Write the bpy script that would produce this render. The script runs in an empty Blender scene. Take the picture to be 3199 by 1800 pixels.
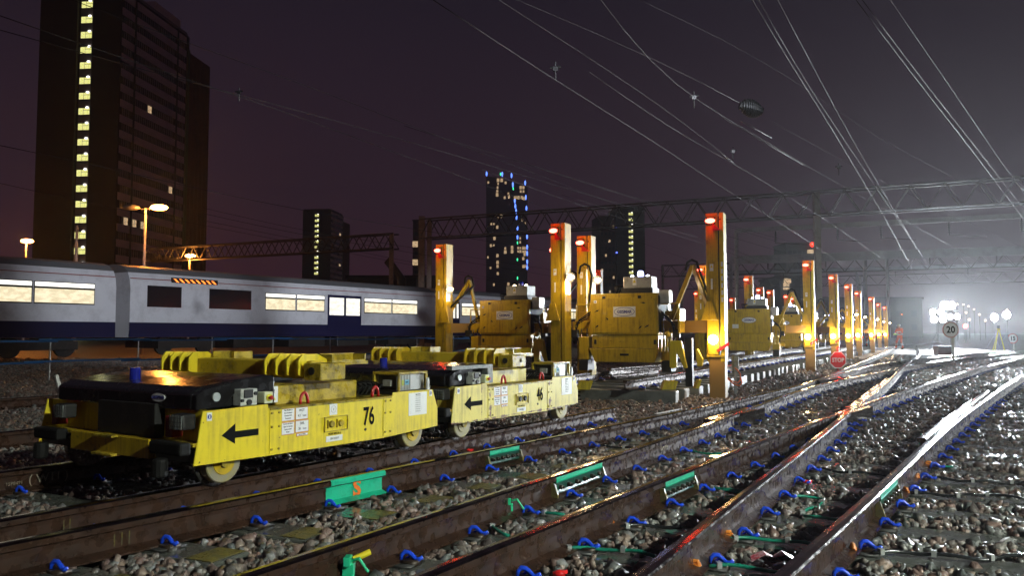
import bpy, math, random
import numpy as np
from mathutils import Vector, Matrix
random.seed(7); np.random.seed(7)
rnd = random.random
C = bpy.context.scene.collection
scene = bpy.context.scene
rad = math.radians

# ------------------------------------------------------------------ camera
CAM = Vector((0, 0, 1.10)); FPX = 2484.0; CX, CY = 1599.5, 900.0
TILT = math.atan((1041 - CY) / FPX)
cam_d = bpy.data.cameras.new('camera'); cam = bpy.data.objects.new('camera', cam_d); C.objects.link(cam)
cam.location = CAM; cam.rotation_euler = (rad(90) + TILT, 0, 0)
cam_d.sensor_width = 36; cam_d.lens = 36 * FPX / 3199; cam_d.clip_start = .05; cam_d.clip_end = 6000
scene.camera = cam
scene.view_settings.view_transform = 'Standard'; scene.view_settings.look = 'None'
scene.view_settings.exposure = 0; scene.view_settings.gamma = 1; scene.view_settings.use_curve_mapping = False
scene.cycles.use_denoising = True
scene.cycles.max_bounces = 5; scene.cycles.diffuse_bounces = 2; scene.cycles.glossy_bounces = 3
scene.cycles.volume_bounces = 0; scene.cycles.transparent_max_bounces = 4
scene.cycles.sample_clamp_indirect = 4; scene.cycles.sample_clamp_direct = 0
scene.cycles.caustics_reflective = False; scene.cycles.caustics_refractive = False

# ------------------------------------------------------------------ sky: night over a city
world = bpy.data.worlds.new('World'); scene.world = world; world.use_nodes = True
nt = world.node_tree; nt.nodes.clear()
wo = nt.nodes.new('ShaderNodeOutputWorld'); bg = nt.nodes.new('ShaderNodeBackground')
sky = nt.nodes.new('ShaderNodeTexSky'); sky.sky_type = 'NISHITA'; sky.sun_disc = False
sky.sun_elevation = rad(-6); sky.sun_rotation = rad(200)
bg2 = nt.nodes.new('ShaderNodeBackground'); bg2.inputs[1].default_value = .02
nt.links.new(sky.outputs[0], bg2.inputs[0])
tc = nt.nodes.new('ShaderNodeTexCoord'); sx = nt.nodes.new('ShaderNodeSeparateXYZ')
nt.links.new(tc.outputs['Generated'], sx.inputs[0])
cr = nt.nodes.new('ShaderNodeValToRGB'); nt.links.new(sx.outputs[2], cr.inputs[0])
e = cr.color_ramp.elements
e[0].position = 0.0; e[0].color = (.046, .0150, .0255, 1)
e[1].position = .42; e[1].color = (.0115, .0085, .0155, 1)
q = e.new(.16); q.color = (.0275, .0140, .0235, 1)
nz = nt.nodes.new('ShaderNodeTexNoise'); nz.inputs['Scale'].default_value = 2.2; nz.inputs['Detail'].default_value = 3
nt.links.new(tc.outputs['Generated'], nz.inputs[0])
mr = nt.nodes.new('ShaderNodeMapRange'); mr.inputs[3].default_value = .8; mr.inputs[4].default_value = 1.25
nt.links.new(nz.outputs[0], mr.inputs[0])
nt.links.new(cr.outputs[0], bg.inputs[0]); nt.links.new(mr.outputs[0], bg.inputs[1])
ads = nt.nodes.new('ShaderNodeAddShader')
nt.links.new(bg.outputs[0], ads.inputs[0]); nt.links.new(bg2.outputs[0], ads.inputs[1])
nt.links.new(ads.outputs[0], wo.inputs[0])

# ------------------------------------------------------------------ picture -> place
def ray(x, y):
    F = Vector((0, math.cos(TILT), math.sin(TILT))); U = Vector((0, -math.sin(TILT), math.cos(TILT)))
    return F + Vector((1, 0, 0)) * ((x - CX) / FPX) + U * ((CY - y) / FPX)
def atz(x, y, z=0.0):
    d = ray(x, y); return CAM + d * ((z - CAM.z) / d.z)
def atY(x, y, Y):
    d = ray(x, y); return CAM + d * (Y / d.y)

# ------------------------------------------------------------------ materials
MATS = {}
def nodes_of(name):
    m = bpy.data.materials.new(name); m.use_nodes = True
    return m, m.node_tree, m.node_tree.nodes['Principled BSDF']
def link(t, a, b): t.links.new(a, b)
def mat(name, col, rough=.5, metal=0., dirt=None, amt=.5, scale=6., bump=0., bscale=60., rvar=.0, coat=0., spec=.5, stretch=None):
    if name in MATS: return MATS[name]
    m, t, b = nodes_of(name)
    b.inputs['Base Color'].default_value = (*col, 1); b.inputs['Roughness'].default_value = rough
    b.inputs['Metallic'].default_value = metal; b.inputs['Coat Weight'].default_value = coat
    b.inputs['Coat Roughness'].default_value = .12; b.inputs['Specular IOR Level'].default_value = spec
    co = t.nodes.new('ShaderNodeTexCoord'); vec = co.outputs['Object']
    if stretch:
        mp = t.nodes.new('ShaderNodeMapping'); mp.inputs['Scale'].default_value = stretch
        link(t, vec, mp.inputs[0]); vec = mp.outputs[0]
    if dirt is not None:
        n = t.nodes.new('ShaderNodeTexNoise'); n.inputs['Scale'].default_value = scale
        n.inputs['Detail'].default_value = 8; n.inputs['Roughness'].default_value = .68; link(t, vec, n.inputs[0])
        r = t.nodes.new('ShaderNodeMapRange'); r.inputs[1].default_value = .62 - amt * .35; r.inputs[2].default_value = .78 - amt * .2
        link(t, n.outputs[0], r.inputs[0])
        mx = t.nodes.new('ShaderNodeMix'); mx.data_type = 'RGBA'
        mx.inputs[6].default_value = (*col, 1); mx.inputs[7].default_value = (*dirt, 1)
        link(t, r.outputs[0], mx.inputs[0]); link(t, mx.outputs[2], b.inputs['Base Color'])
    if rvar:
        n2 = t.nodes.new('ShaderNodeTexNoise'); n2.inputs['Scale'].default_value = scale * 1.7; n2.inputs['Detail'].default_value = 5
        link(t, vec, n2.inputs[0]); r2 = t.nodes.new('ShaderNodeMapRange')
        r2.inputs[1].default_value = .35; r2.inputs[2].default_value = .65
        r2.inputs[3].default_value = max(.03, rough - rvar); r2.inputs[4].default_value = min(1, rough + rvar)
        link(t, n2.outputs[0], r2.inputs[0]); link(t, r2.outputs[0], b.inputs['Roughness'])
    if bump:
        n3 = t.nodes.new('ShaderNodeTexNoise'); n3.inputs['Scale'].default_value = bscale; n3.inputs['Detail'].default_value = 4
        link(t, vec, n3.inputs[0]); bp = t.nodes.new('ShaderNodeBump'); bp.inputs['Strength'].default_value = bump
        bp.inputs['Distance'].default_value = .01; link(t, n3.outputs[0], bp.inputs['Height']); link(t, bp.outputs[0], b.inputs['Normal'])
    MATS[name] = m; return m
def emit(name, col, s):
    if name in MATS: return MATS[name]
    m, t, b = nodes_of(name); b.inputs['Base Color'].default_value = (*col, 1)
    b.inputs['Emission Color'].default_value = (*col, 1); b.inputs['Emission Strength'].default_value = s
    MATS[name] = m; return m
def streaky(name, col, streak, rust, rough=.38, rust_amt=.0, seed=0., edge=0.):
    """enamel paint with grime running down and rust blooms"""
    if name in MATS: return MATS[name]
    m, t, b = nodes_of(name); b.inputs['Coat Weight'].default_value = .25; b.inputs['Coat Roughness'].default_value = .15
    co = t.nodes.new('ShaderNodeTexCoord')
    mp = t.nodes.new('ShaderNodeMapping'); mp.inputs['Scale'].default_value = (22, 22, 1.6); mp.inputs['Location'].default_value = (seed, seed, seed)
    link(t, co.outputs['Object'], mp.inputs[0])
    n = t.nodes.new('ShaderNodeTexNoise'); n.inputs['Scale'].default_value = 1.6; n.inputs['Detail'].default_value = 7; link(t, mp.outputs[0], n.inputs[0])
    n2 = t.nodes.new('ShaderNodeTexNoise'); n2.inputs['Scale'].default_value = 4.5; n2.inputs['Detail'].default_value = 8; n2.inputs['Roughness'].default_value = .7
    link(t, co.outputs['Object'], n2.inputs[0])
    mu = t.nodes.new('ShaderNodeMath'); mu.operation = 'MULTIPLY'; link(t, n.outputs[0], mu.inputs[0]); link(t, n2.outputs[0], mu.inputs[1])
    r = t.nodes.new('ShaderNodeMapRange'); r.inputs[1].default_value = .22; r.inputs[2].default_value = .42; r.inputs[4].default_value = .75
    link(t, mu.outputs[0], r.inputs[0])
    mx = t.nodes.new('ShaderNodeMix'); mx.data_type = 'RGBA'; mx.inputs[6].default_value = (*col, 1); mx.inputs[7].default_value = (*streak, 1)
    link(t, r.outputs[0], mx.inputs[0])
    n3 = t.nodes.new('ShaderNodeTexNoise'); n3.inputs['Scale'].default_value = 7; n3.inputs['Detail'].default_value = 9; n3.inputs['Roughness'].default_value = .75
    mp2 = t.nodes.new('ShaderNodeMapping'); mp2.inputs['Location'].default_value = (seed * 3 + 5, 2, 1); link(t, co.outputs['Object'], mp2.inputs[0]); link(t, mp2.outputs[0], n3.inputs[0])
    r3 = t.nodes.new('ShaderNodeMapRange'); r3.inputs[1].default_value = .70 - rust_amt * .14; r3.inputs[2].default_value = .76 - rust_amt * .12
    link(t, n3.outputs[0], r3.inputs[0])
    mx2 = t.nodes.new('ShaderNodeMix'); mx2.data_type = 'RGBA'; mx2.inputs[7].default_value = (*rust, 1)
    link(t, mx.outputs[2], mx2.inputs[6]); link(t, r3.outputs[0], mx2.inputs[0])
    if edge:                       # rust gathers on the lap joints and the bottom edge
        sp = t.nodes.new('ShaderNodeSeparateXYZ'); link(t, co.outputs['Object'], sp.inputs[0]); prev = None
        for ax, c0, w0 in ((0, .60, .05), (0, 1.70, .06), (2, .318, .022), (0, .46, .02)):
            sb_ = t.nodes.new('ShaderNodeMath'); sb_.operation = 'SUBTRACT'; link(t, sp.outputs[ax], sb_.inputs[0]); sb_.inputs[1].default_value = c0
            ab = t.nodes.new('ShaderNodeMath'); ab.operation = 'ABSOLUTE'; link(t, sb_.outputs[0], ab.inputs[0])
            m1 = t.nodes.new('ShaderNodeMapRange'); m1.inputs[1].default_value = w0; m1.inputs[2].default_value = 0; m1.inputs[4].default_value = edge; link(t, ab.outputs[0], m1.inputs[0])
            if prev is None: prev = m1.outputs[0]
            else:
                mm_ = t.nodes.new('ShaderNodeMath'); mm_.operation = 'MAXIMUM'; link(t, prev, mm_.inputs[0]); link(t, m1.outputs[0], mm_.inputs[1]); prev = mm_.outputs[0]
        ad = t.nodes.new('ShaderNodeMath'); link(t, n3.outputs[0], ad.inputs[0]); link(t, prev, ad.inputs[1]); link(t, ad.outputs[0], r3.inputs[0])
    n5 = t.nodes.new('ShaderNodeTexNoise'); n5.inputs['Scale'].default_value = 38; n5.inputs['Detail'].default_value = 3; link(t, co.outputs['Object'], n5.inputs[0])
    r5 = t.nodes.new('ShaderNodeMapRange'); r5.inputs[1].default_value = .70; r5.inputs[2].default_value = .73; r5.inputs[4].default_value = .9; link(t, n5.outputs[0], r5.inputs[0])
    mx3 = t.nodes.new('ShaderNodeMix'); mx3.data_type = 'RGBA'; mx3.inputs[7].default_value = (.06, .03, .015, 1); link(t, mx2.outputs[2], mx3.inputs[6]); link(t, r5.outputs[0], mx3.inputs[0]); link(t, mx3.outputs[2], b.inputs['Base Color'])
    rr = t.nodes.new('ShaderNodeMapRange'); rr.inputs[3].default_value = rough - .14; rr.inputs[4].default_value = rough + .22
    link(t, n2.outputs[0], rr.inputs[0]); link(t, rr.outputs[0], b.inputs['Roughness'])
    bp = t.nodes.new('ShaderNodeBump'); bp.inputs['Strength'].default_value = .12; bp.inputs['Distance'].default_value = .01
    link(t, n3.outputs[0], bp.inputs['Height']); link(t, bp.outputs[0], b.inputs['Normal'])
    MATS[name] = m; return m

YEL = streaky('yellow_enamel', (.76, .60, .026), (.42, .30, .03), (.10, .05, .012), .34, .05, 0., .06)
YEL46 = streaky('faded_yellow_enamel', (.74, .62, .12), (.34, .25, .06), (.13, .045, .012), .42, .55, 3., .20)
YELM = streaky('machine_yellow_enamel', (.52, .355, .014), (.16, .10, .014), (.03, .02, .01), .36, .6, 8.)
YELG = mat('greasy_shaded_yellow_steel', (.44, .32, .025), .34, dirt=(.06, .045, .015), amt=.45, scale=9, bump=.2, rvar=.12)  # grease patches are own colour; base also darkened for faces turned from light
BLK = mat('black_glossy_moulding', (.009, .009, .010), .22, bump=.22, bscale=9, rvar=.12, coat=.6)
BLKM = mat('matt_black_steel', (.012, .012, .012), .5, dirt=(.04, .035, .03), amt=.3, bump=.15)
RUB = mat('black_rubber', (.006, .006, .006), .7, bump=.2, spec=.25)
STEEL = mat('wet_steel', (.32, .31, .30), .28, 1., dirt=(.12, .08, .05), amt=.4, scale=12, rvar=.12)
WHEEL = mat('worn_wheel_steel', (.34, .31, .22), .4, .35, dirt=(.45, .36, .05), amt=.5, scale=7, rvar=.1)
GALV = mat('galvanised_steel', (.30, .31, .32), .45, .6, dirt=(.15, .14, .13), amt=.3, scale=5)
DSTEEL = mat('weathered_lattice_steel', (.06, .055, .05), .65, .1, dirt=(.035, .028, .024), amt=.4, scale=3)
GREYB = mat('grey_enclosure_paint', (.36, .37, .36), .4, dirt=(.18, .17, .14), amt=.35, scale=9, bump=.05)
WHT = mat('white_sticker', (.74, .75, .76), .45, dirt=(.6, .6, .58), amt=.2, scale=20)
INK = mat('black_ink', (.006, .006, .006), .85, spec=.1)
REDP = mat('red_enamel', (.42, .015, .015), .35, rvar=.1)
REDI = mat('red_ink', (.45, .08, .03), .5)
BLUEP = mat('blue_plastic', (.012, .07, .72), .3, coat=.4, rvar=.08)
BLUEI = mat('blue_ink', (.02, .035, .28), .5)
RAILW = mat('rusty_rail_web', (.060, .030, .019), .30, .3, dirt=(.03, .017, .012), amt=.6, scale=10, bump=.12, bscale=40, rvar=.12, coat=.3, stretch=(1, 1, 1))
RAILH = mat('bright_rail_head', (.26, .23, .20), .13, 1., dirt=(.09, .055, .035), amt=.5, scale=14, bump=.05, bscale=90, rvar=.07)
CONC = mat('wet_concrete', (.105, .112, .100), .24, dirt=(.055, .058, .05), amt=.5, scale=5, bump=.10, bscale=25, rvar=.14, coat=.35)
CONCD = mat('stacked_concrete', (.20, .21, .195), .42, dirt=(.10, .10, .09), amt=.5, scale=4, bump=.15, rvar=.12, coat=.15)
CONCE = mat('pale_concrete_end', (.42, .42, .40), .5, dirt=(.22, .2, .18), amt=.5, scale=9, bump=.2)
TEAL = mat('teal_paint', (.012, .44, .26), .38, dirt=(.01, .28, .17), amt=.35, scale=8, bump=.1, rvar=.1)
ORP = mat('orange_paint', (.75, .16, .015), .45)
YPT = mat('worn_yellow_mark', (.20, .155, .03), .35, dirt=(.08, .08, .05), amt=.8, scale=18, rvar=.1)
TEALC = mat('teal_cable_sheath', (.01, .20, .13), .25, coat=.5)
WIREM = mat('overhead_copper', (.035, .03, .028), .6, 0., spec=.3)
GLASSD = mat('dark_window_glass', (.010, .012, .016), .12, spec=.7)
HIVIS = mat('orange_hi_vis_cloth', (.80, .10, .02), .7, bump=.2)
REFL = mat('silver_reflective_tape', (.75, .76, .74), .3, .2)
SKIN = mat('skin', (.45, .28, .20), .55)
HELM = mat('white_helmet', (.78, .8, .8), .3)
RED_L = emit('red_lamp_lens', (1, .10, .06), 14)
RED_S = emit('dim_red_lamp_lens', (1, .03, .01), 4)
WARM_L = emit('warm_lamp_lens', (1, .78, .48), 30)
COOL_L = emit('cool_lamp_lens', (.72, .78, 1), 26)
BLUE_L = emit('blue_beacon_lens', (.45, .5, 1), 18)
SOD_L = emit('sodium_lamp_lens', (1, .40, .08), 40)
FLOOD_L = emit('floodlight_lens', (.88, .95, 1), 120)

# ------------------------------------------------------------------ mesh helpers
class MB:
    def __init__(s): s.v = []; s.f = []; s.m = []
    def add(s, vs, fs, mi=0):
        o = len(s.v); s.v += [tuple(v) for v in vs]
        for f in fs: s.f.append(tuple(i + o for i in f)); s.m.append(mi)
        return s
    def box(s, c, d, rz=0, mi=0, M=None):
        hx, hy, hz = d[0] / 2, d[1] / 2, d[2] / 2; cr_, sr = math.cos(rz), math.sin(rz); vs = []
        for z in (-hz, hz):
            for x, y in ((-hx, -hy), (hx, -hy), (hx, hy), (-hx, hy)):
                vs.append((c[0] + x * cr_ - y * sr, c[1] + x * sr + y * cr_, c[2] + z))
        return s.add(vs, [(0, 3, 2, 1), (4, 5, 6, 7), (0, 1, 5, 4), (1, 2, 6, 5), (2, 3, 7, 6), (3, 0, 4, 7)], mi)
    def b2(s, a, b, mi=0):      # box from two corners
        return s.box([(a[i] + b[i]) / 2 for i in range(3)], [abs(a[i] - b[i]) for i in range(3)], 0, mi)
    def prism(s, pts, fn, a, b, mi=0):      # 2D outline, fn(p, t) -> xyz, t from a to b
        n = len(pts); vs = [fn(p, a) for p in pts] + [fn(p, b) for p in pts]
        fs = [tuple(range(n))[::-1], tuple(range(n, 2 * n))] + [(i, (i + 1) % n, n + (i + 1) % n, n + i) for i in range(n)]
        return s.add(vs, fs, mi)
    def tube(s, path, r, n=8, mi=0, cap=True):
        P = [Vector(p) for p in path]; R = r if isinstance(r, (list, tuple)) else [r] * len(P); vs = []; fs = []
        up0 = None
        for i, p in enumerate(P):
            t = (P[min(i + 1, len(P) - 1)] - P[max(i - 1, 0)]).normalized()
            if up0 is None:
                up0 = Vector((0, 0, 1)) if abs(t.z) < .9 else Vector((1, 0, 0))
            a = t.cross(up0).normalized(); b = a.cross(t).normalized(); up0 = b
            for k in range(n):
                g = 2 * math.pi * k / n; vs.append(p + (a * math.cos(g) + b * math.sin(g)) * R[i])
        for i in range(len(P) - 1):
            for k in range(n):
                k2 = (k + 1) % n; fs.append((i * n + k, i * n + k2, (i + 1) * n + k2, (i + 1) * n + k))
        if cap: fs += [tuple(range(n))[::-1], tuple((len(P) - 1) * n + k for k in range(n))]
        return s.add(vs, fs, mi)
    def bar(s, p, q, w, h, mi=0):
        p, q = Vector(p), Vector(q); t = (q - p).normalized()
        up = Vector((0, 0, 1)) if abs(t.z) < .95 else Vector((0, 1, 0))
        a = t.cross(up).normalized() * w / 2; b = a.cross(t).normalized() * h / 2
        vs = [x + y for x in (p, q) for y in (-a - b, a - b, a + b, -a + b)]
        return s.add(vs, [(0, 1, 2, 3), (7, 6, 5, 4), (0, 4, 5, 1), (1, 5, 6, 2), (2, 6, 7, 3), (3, 7, 4, 0)], mi)
    def ball(s, c, r, n=10, m=6, sc=(1, 1, 1), mi=0, z0=-1.):
        vs = []; fs = []
        for i in range(m + 1):
            ph = -math.pi / 2 + math.pi * i / m; ph = max(ph, math.asin(z0))
            for k in range(n):
                th = 2 * math.pi * k / n
                vs.append((c[0] + r * sc[0] * math.cos(ph) * math.cos(th), c[1] + r * sc[1] * math.cos(ph) * math.sin(th), c[2] + r * sc[2] * math.sin(ph)))
        for i in range(m):
            for k in range(n): fs.append((i * n + k, i * n + (k + 1) % n, (i + 1) * n + (k + 1) % n, (i + 1) * n + k))
        return s.add(vs, fs, mi)
    def build(s, name, mats, parent=None, smooth=False, bevel=0., seg=1):
        me = bpy.data.meshes.new(name); me.from_pydata(s.v, [], s.f)
        if not isinstance(mats, (list, tuple)): mats = [mats]
        for m in mats: me.materials.append(m)
        if len(mats) > 1: me.polygons.foreach_set('material_index', s.m)
        if smooth: me.polygons.foreach_set('use_smooth', [True] * len(s.f))
        me.validate(); me.update()
        o = bpy.data.objects.new(name, me); C.objects.link(o)
        if parent is not None: o.parent = parent
        if bevel:
            b = o.modifiers.new('edge', 'BEVEL'); b.width = bevel; b.segments = seg; b.limit_method = 'ANGLE'; b.angle_limit = rad(40)
        return o
def empty(name, loc=(0, 0, 0), rz=0, parent=None):
    o = bpy.data.objects.new(name, None); C.objects.link(o); o.location = loc; o.rotation_euler = (0, 0, rz)
    o.empty_display_size = .1
    if parent is not None: o.parent = parent
    return o
def tag(o, label=None, cat=None, group=None, kind=None):
    if label: o['label'] = label
    if cat: o['category'] = cat
    if group: o['group'] = group
    if kind: o['kind'] = kind
    return o
def dup(o, loc=None, rot=None, parent=None):
    c = o.copy(); C.objects.link(c)
    if parent is not None: c.parent = parent
    if loc is not None: c.location = loc
    if rot is not None: c.rotation_euler = rot
    return c
def text(body, size, loc, m, parent=None, rot=(rad(90), 0, 0), name='lettering', ext=.0006, xs=1., bold=0.):
    cu = bpy.data.curves.new(name, 'FONT'); cu.body = body; cu.size = size; cu.extrude = ext
    cu.align_x = 'CENTER'; cu.align_y = 'CENTER'; cu.resolution_u = 3; cu.offset = bold
    cu.materials.append(m); tmp = bpy.data.objects.new(name, cu); me = bpy.data.meshes.new_from_object(tmp)
    bpy.data.objects.remove(tmp); bpy.data.curves.remove(cu); me.name = name
    o = bpy.data.objects.new(name, me); C.objects.link(o)
    o.location = loc; o.rotation_euler = rot; o.scale = (xs, 1, 1)
    if parent is not None: o.parent = parent
    return o
def light(kind, loc, power, col, parent=None, size=.1, name='lamp_light', rot=None, angle=None, blend=.5):
    l = bpy.data.lights.new(name, kind); l.energy = power; l.color = col
    if kind != 'SUN': l.shadow_soft_size = size
    if angle: l.spot_size = angle; l.spot_blend = blend
    o = bpy.data.objects.new(name, l); C.objects.link(o); o.location = loc
    if rot is not None: o.rotation_euler = rot
    if parent is not None: o.parent = parent
    return o
def aim(frm, to): return (Vector(to) - Vector(frm)).to_track_quat('-Z', 'Y').to_euler()

# ------------------------------------------------------------------ ground
ZR = .17                                   # rail head above sleeper tops (z = 0)
RAILPX = dict(
    A=[(0, 1626), (193, 1596), (359, 1563), (552, 1528), (700, 1502), (893, 1463), (1031, 1437), (1224, 1401), (1343, 1378), (1564, 1337), (1850, 1285)],
    B=[(0, 1698), (276, 1645), (386, 1622), (700, 1559), (1004, 1500), (1197, 1468), (1400, 1430), (1524, 1407), (1800, 1351), (2035, 1304), (2186, 1273), (2500, 1206), (2545, 1192), (2620, 1160), (2700, 1128), (2760, 1104), (2795, 1085)],
    C=[(741, 1800), (976, 1725), (1252, 1635), (1400, 1590), (1621, 1520), (1786, 1468), (1883, 1438), (1993, 1400), (2131, 1354), (2214, 1324), (2297, 1293), (2500, 1218), (2547, 1201), (2795, 1154), (2864, 1138), (3043, 1113), (3199, 1100)],
    D=[(1307, 1800), (1400, 1757), (1648, 1662), (1842, 1579), (2055, 1500), (2214, 1440), (2324, 1398), (2450, 1352), (2500, 1334), (2574, 1305), (2638, 1284), (2671, 1273), (2781, 1237), (2919, 1190), (3085, 1143), (3199, 1118)],
    R=[(1990, 1800), (2100, 1708), (2279, 1570), (2404, 1482), (2522, 1398), (2560, 1364), (2643, 1290), (2707, 1243), (2762, 1204), (2806, 1160), (2845, 1127), (2872, 1100), (2862, 1079)],
    E=[(2440, 1800), (2624, 1643), (2762, 1516), (2919, 1360), (3002, 1293), (3150, 1199), (3199, 1170)],
    U=[(2560, 1186), (2712, 1143), (2836, 1125), (2941, 1114), (3043, 1103), (3199, 1094)],
    G=[(-60, 1249), (0, 1246), (190, 1236)], H=[(-60, 1356), (0, 1346), (138, 1331)],
    K=[(2651, 1273), (2773, 1182)], L=[(2881, 1367), (3002, 1277), (3085, 1221)])
def resample(P, step=.35, it=30, back=1.2, fwd=0.):
    P = [np.array(p, float) for p in P]
    d0 = P[0] - P[min(2, len(P) - 1)]; d0 /= np.linalg.norm(d0); P = [P[0] + d0 * back] + P
    if fwd:
        d1 = P[-1] - P[-2]; d1 /= np.linalg.norm(d1); P.append(P[-1] + d1 * fwd)
    P = np.array(P); s = np.r_[0, np.cumsum(np.linalg.norm(np.diff(P, axis=0), axis=1))]
    n = max(3, int(s[-1] / step)); u = np.linspace(0, s[-1], n)
    Q = np.c_[np.interp(u, s, P[:, 0]), np.interp(u, s, P[:, 1])]
    for _ in range(it): Q[1:-1] = .25 * Q[:-2] + .5 * Q[1:-1] + .25 * Q[2:]
    return Q
RAIL = {}
for k, v in RAILPX.items():
    pts = [atz(x, y, ZR) for x, y in v]; pts = [(p.x, p.y) for p in pts]
    RAIL[k] = resample(pts, it=60 if k in 'ABCDRE' else 4, back=.05 if k in 'KLU' else 1.4, fwd={'A': .6, 'G': 60, 'H': 60}.get(k, 0))
hA = rad(32.32); nA = np.array([math.cos(hA), -math.sin(hA)])
RAIL['F'] = RAIL['A'] - nA * 1.5
Gd = np.array([math.sin(rad(33.2)), math.cos(rad(33.2))])
g0 = RAIL['G'][4]; RAIL['G'] = np.array([g0 + Gd * s for s in np.linspace(-6, 90, 40)])
h0 = RAIL['H'][4]; RAIL['H'] = np.array([h0 + Gd * s for s in np.linspace(-6, 90, 40)])

gm, t, b = nodes_of('ballast_far')
tcn = t.nodes.new('ShaderNodeTexCoord')
vo = t.nodes.new('ShaderNodeTexVoronoi'); vo.inputs['Scale'].default_value = 17; link(t, tcn.outputs['Object'], vo.inputs['Vector'])
crn = t.nodes.new('ShaderNodeValToRGB'); sep = t.nodes.new('ShaderNodeSeparateColor'); link(t, vo.outputs['Color'], sep.inputs[0]); link(t, sep.outputs[0], crn.inputs[0])
e = crn.color_ramp.elements; e[0].color = (.035, .03, .027, 1); e[1].color = (.16, .15, .14, 1); q = e.new(.5); q.color = (.11, .075, .06, 1)
link(t, crn.outputs[0], b.inputs['Base Color']); b.inputs['Roughness'].default_value = .42
bp = t.nodes.new('ShaderNodeBump'); bp.inputs['Strength'].default_value = 1; bp.inputs['Distance'].default_value = .05; bp.invert = True
link(t, vo.outputs['Distance'], bp.inputs['Height']); link(t, bp.outputs[0], b.inputs['Normal'])
g = MB(); S = 3000.; ZG = -.045
g.add([(-S, -S, ZG), (S, -S, ZG), (S, S, ZG), (-S, S, ZG)], [(0, 1, 2, 3)])
ground = tag(g.build('ground', gm), kind='structure')

# ------------------------------------------------------------------ sleepers
nv = np.array([.423, .906]); nv /= np.linalg.norm(nv); tv = np.array([nv[1], -nv[0]])
def cut(P, c):
    """where the line p.nv = c meets the rail: distance along tv and local direction"""
    a = P @ nv - c; i = np.where(a[:-1] * a[1:] <= 0)[0]
    if not len(i): return None
    i = i[0]; f = a[i] / (a[i] - a[i + 1] + 1e-12); p = P[i] + (P[i + 1] - P[i]) * f; d = P[i + 1] - P[i]; d /= np.linalg.norm(d)
    return float(p @ tv), p, d
track_bed = tag(empty('track_bed'), kind='structure')
unit = MB().box((.5, 0, -.10), (1, .26, .20)).build('sleeper', CONC, track_bed, bevel=0)
unit_used = False
SLEEP = []                                  # (c, t0, t1) for the ballast
RA = math.atan2(tv[1], tv[0])
def sleeper(c, t0, t1, wob=.0):
    global unit_used
    p = nv * c + tv * t0
    me = bpy.data.meshes
    m = MB().box(((t1 - t0) / 2, 0, -.10), (t1 - t0, .26, .20))
    o = m.build('sleeper', CONC, track_bed, bevel=.012, seg=2)
    o.location = (p[0], p[1], 0); o.rotation_euler = (0, 0, RA)
    SLEEP.append((c, t0, t1)); return o
bpy.data.objects.remove(unit)
CLIPS = {k: [] for k in RAIL}
c = 4.42 - .57 * 4
while c < 46:
    a = cut(RAIL['C'], c) if c < 11.5 else cut(RAIL['B'], c)
    e_ = cut(RAIL['E'], c) or cut(RAIL['D'], c)
    if c > 21.2: e_ = cut(RAIL['R'], c)
    if a and e_:
        t0 = a[0] - .30 - (.12 if int(c * 7) % 2 else 0); t1 = e_[0] + .72 + .35 * rnd()
        sleeper(c, t0, t1)
        for k in 'CDREB':
            if k == 'B' and c < 11.5: continue
            h_ = cut(RAIL[k], c)
            if h_: CLIPS[k].append((h_[1], h_[2]))
        if 2.8 < c < 10:                    # yellow end marks
            for tt, ww in ((t0 + .13, .2),):
                pp = nv * c + tv * tt
                ym = MB().box((0, 0, .0035), (ww, .22, .003)).build('end_mark', YPT, track_bed); ym.location = (pp[0], pp[1], 0); ym.rotation_euler = (0, 0, RA)
    c += .57
c = 4.60 - .53 * 4
while c < 13.2:
    a, b_ = cut(RAIL['F'], c), cut(RAIL['B'], c)
    if a and b_:
        t0 = a[0] - .5; t1 = b_[0] + .50 + .05 * rnd(); cc = cut(RAIL['C'], c)
        if cc: t1 = min(t1, cc[0] - .42)
        if t1 > t0 + .5:
            sleeper(c, t0, t1)
            if c < 8:
                pp = nv * c + tv * (t1 - .10)
                ym = MB().box((0, 0, .0035), (.17, .22, .003)).build('end_mark', YPT, track_bed); ym.location = (pp[0], pp[1], 0); ym.rotation_euler = (0, 0, RA)
        for k in 'AFB':
            h_ = cut(RAIL[k], c)
            if h_ and not (k == 'B' and c > 11.5): CLIPS[k].append((h_[1], h_[2]))
    c += .53
for i in range(26):                          # track behind the trolleys
    p = RAIL['H'][0] + Gd * (i * .62 + 1.0); n_ = np.array([Gd[1], -Gd[0]])
    ww = abs((RAIL['H'][0] - RAIL['G'][0]) @ n_)
    m = MB().box((0, 0, -.10), (2.5, .26, .20)).build('sleeper', CONC, track_bed); q2 = p - n_ * .75
    m.location = (q2[0], q2[1], -.01); m.rotation_euler = (0, 0, -rad(33.2))

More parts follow.
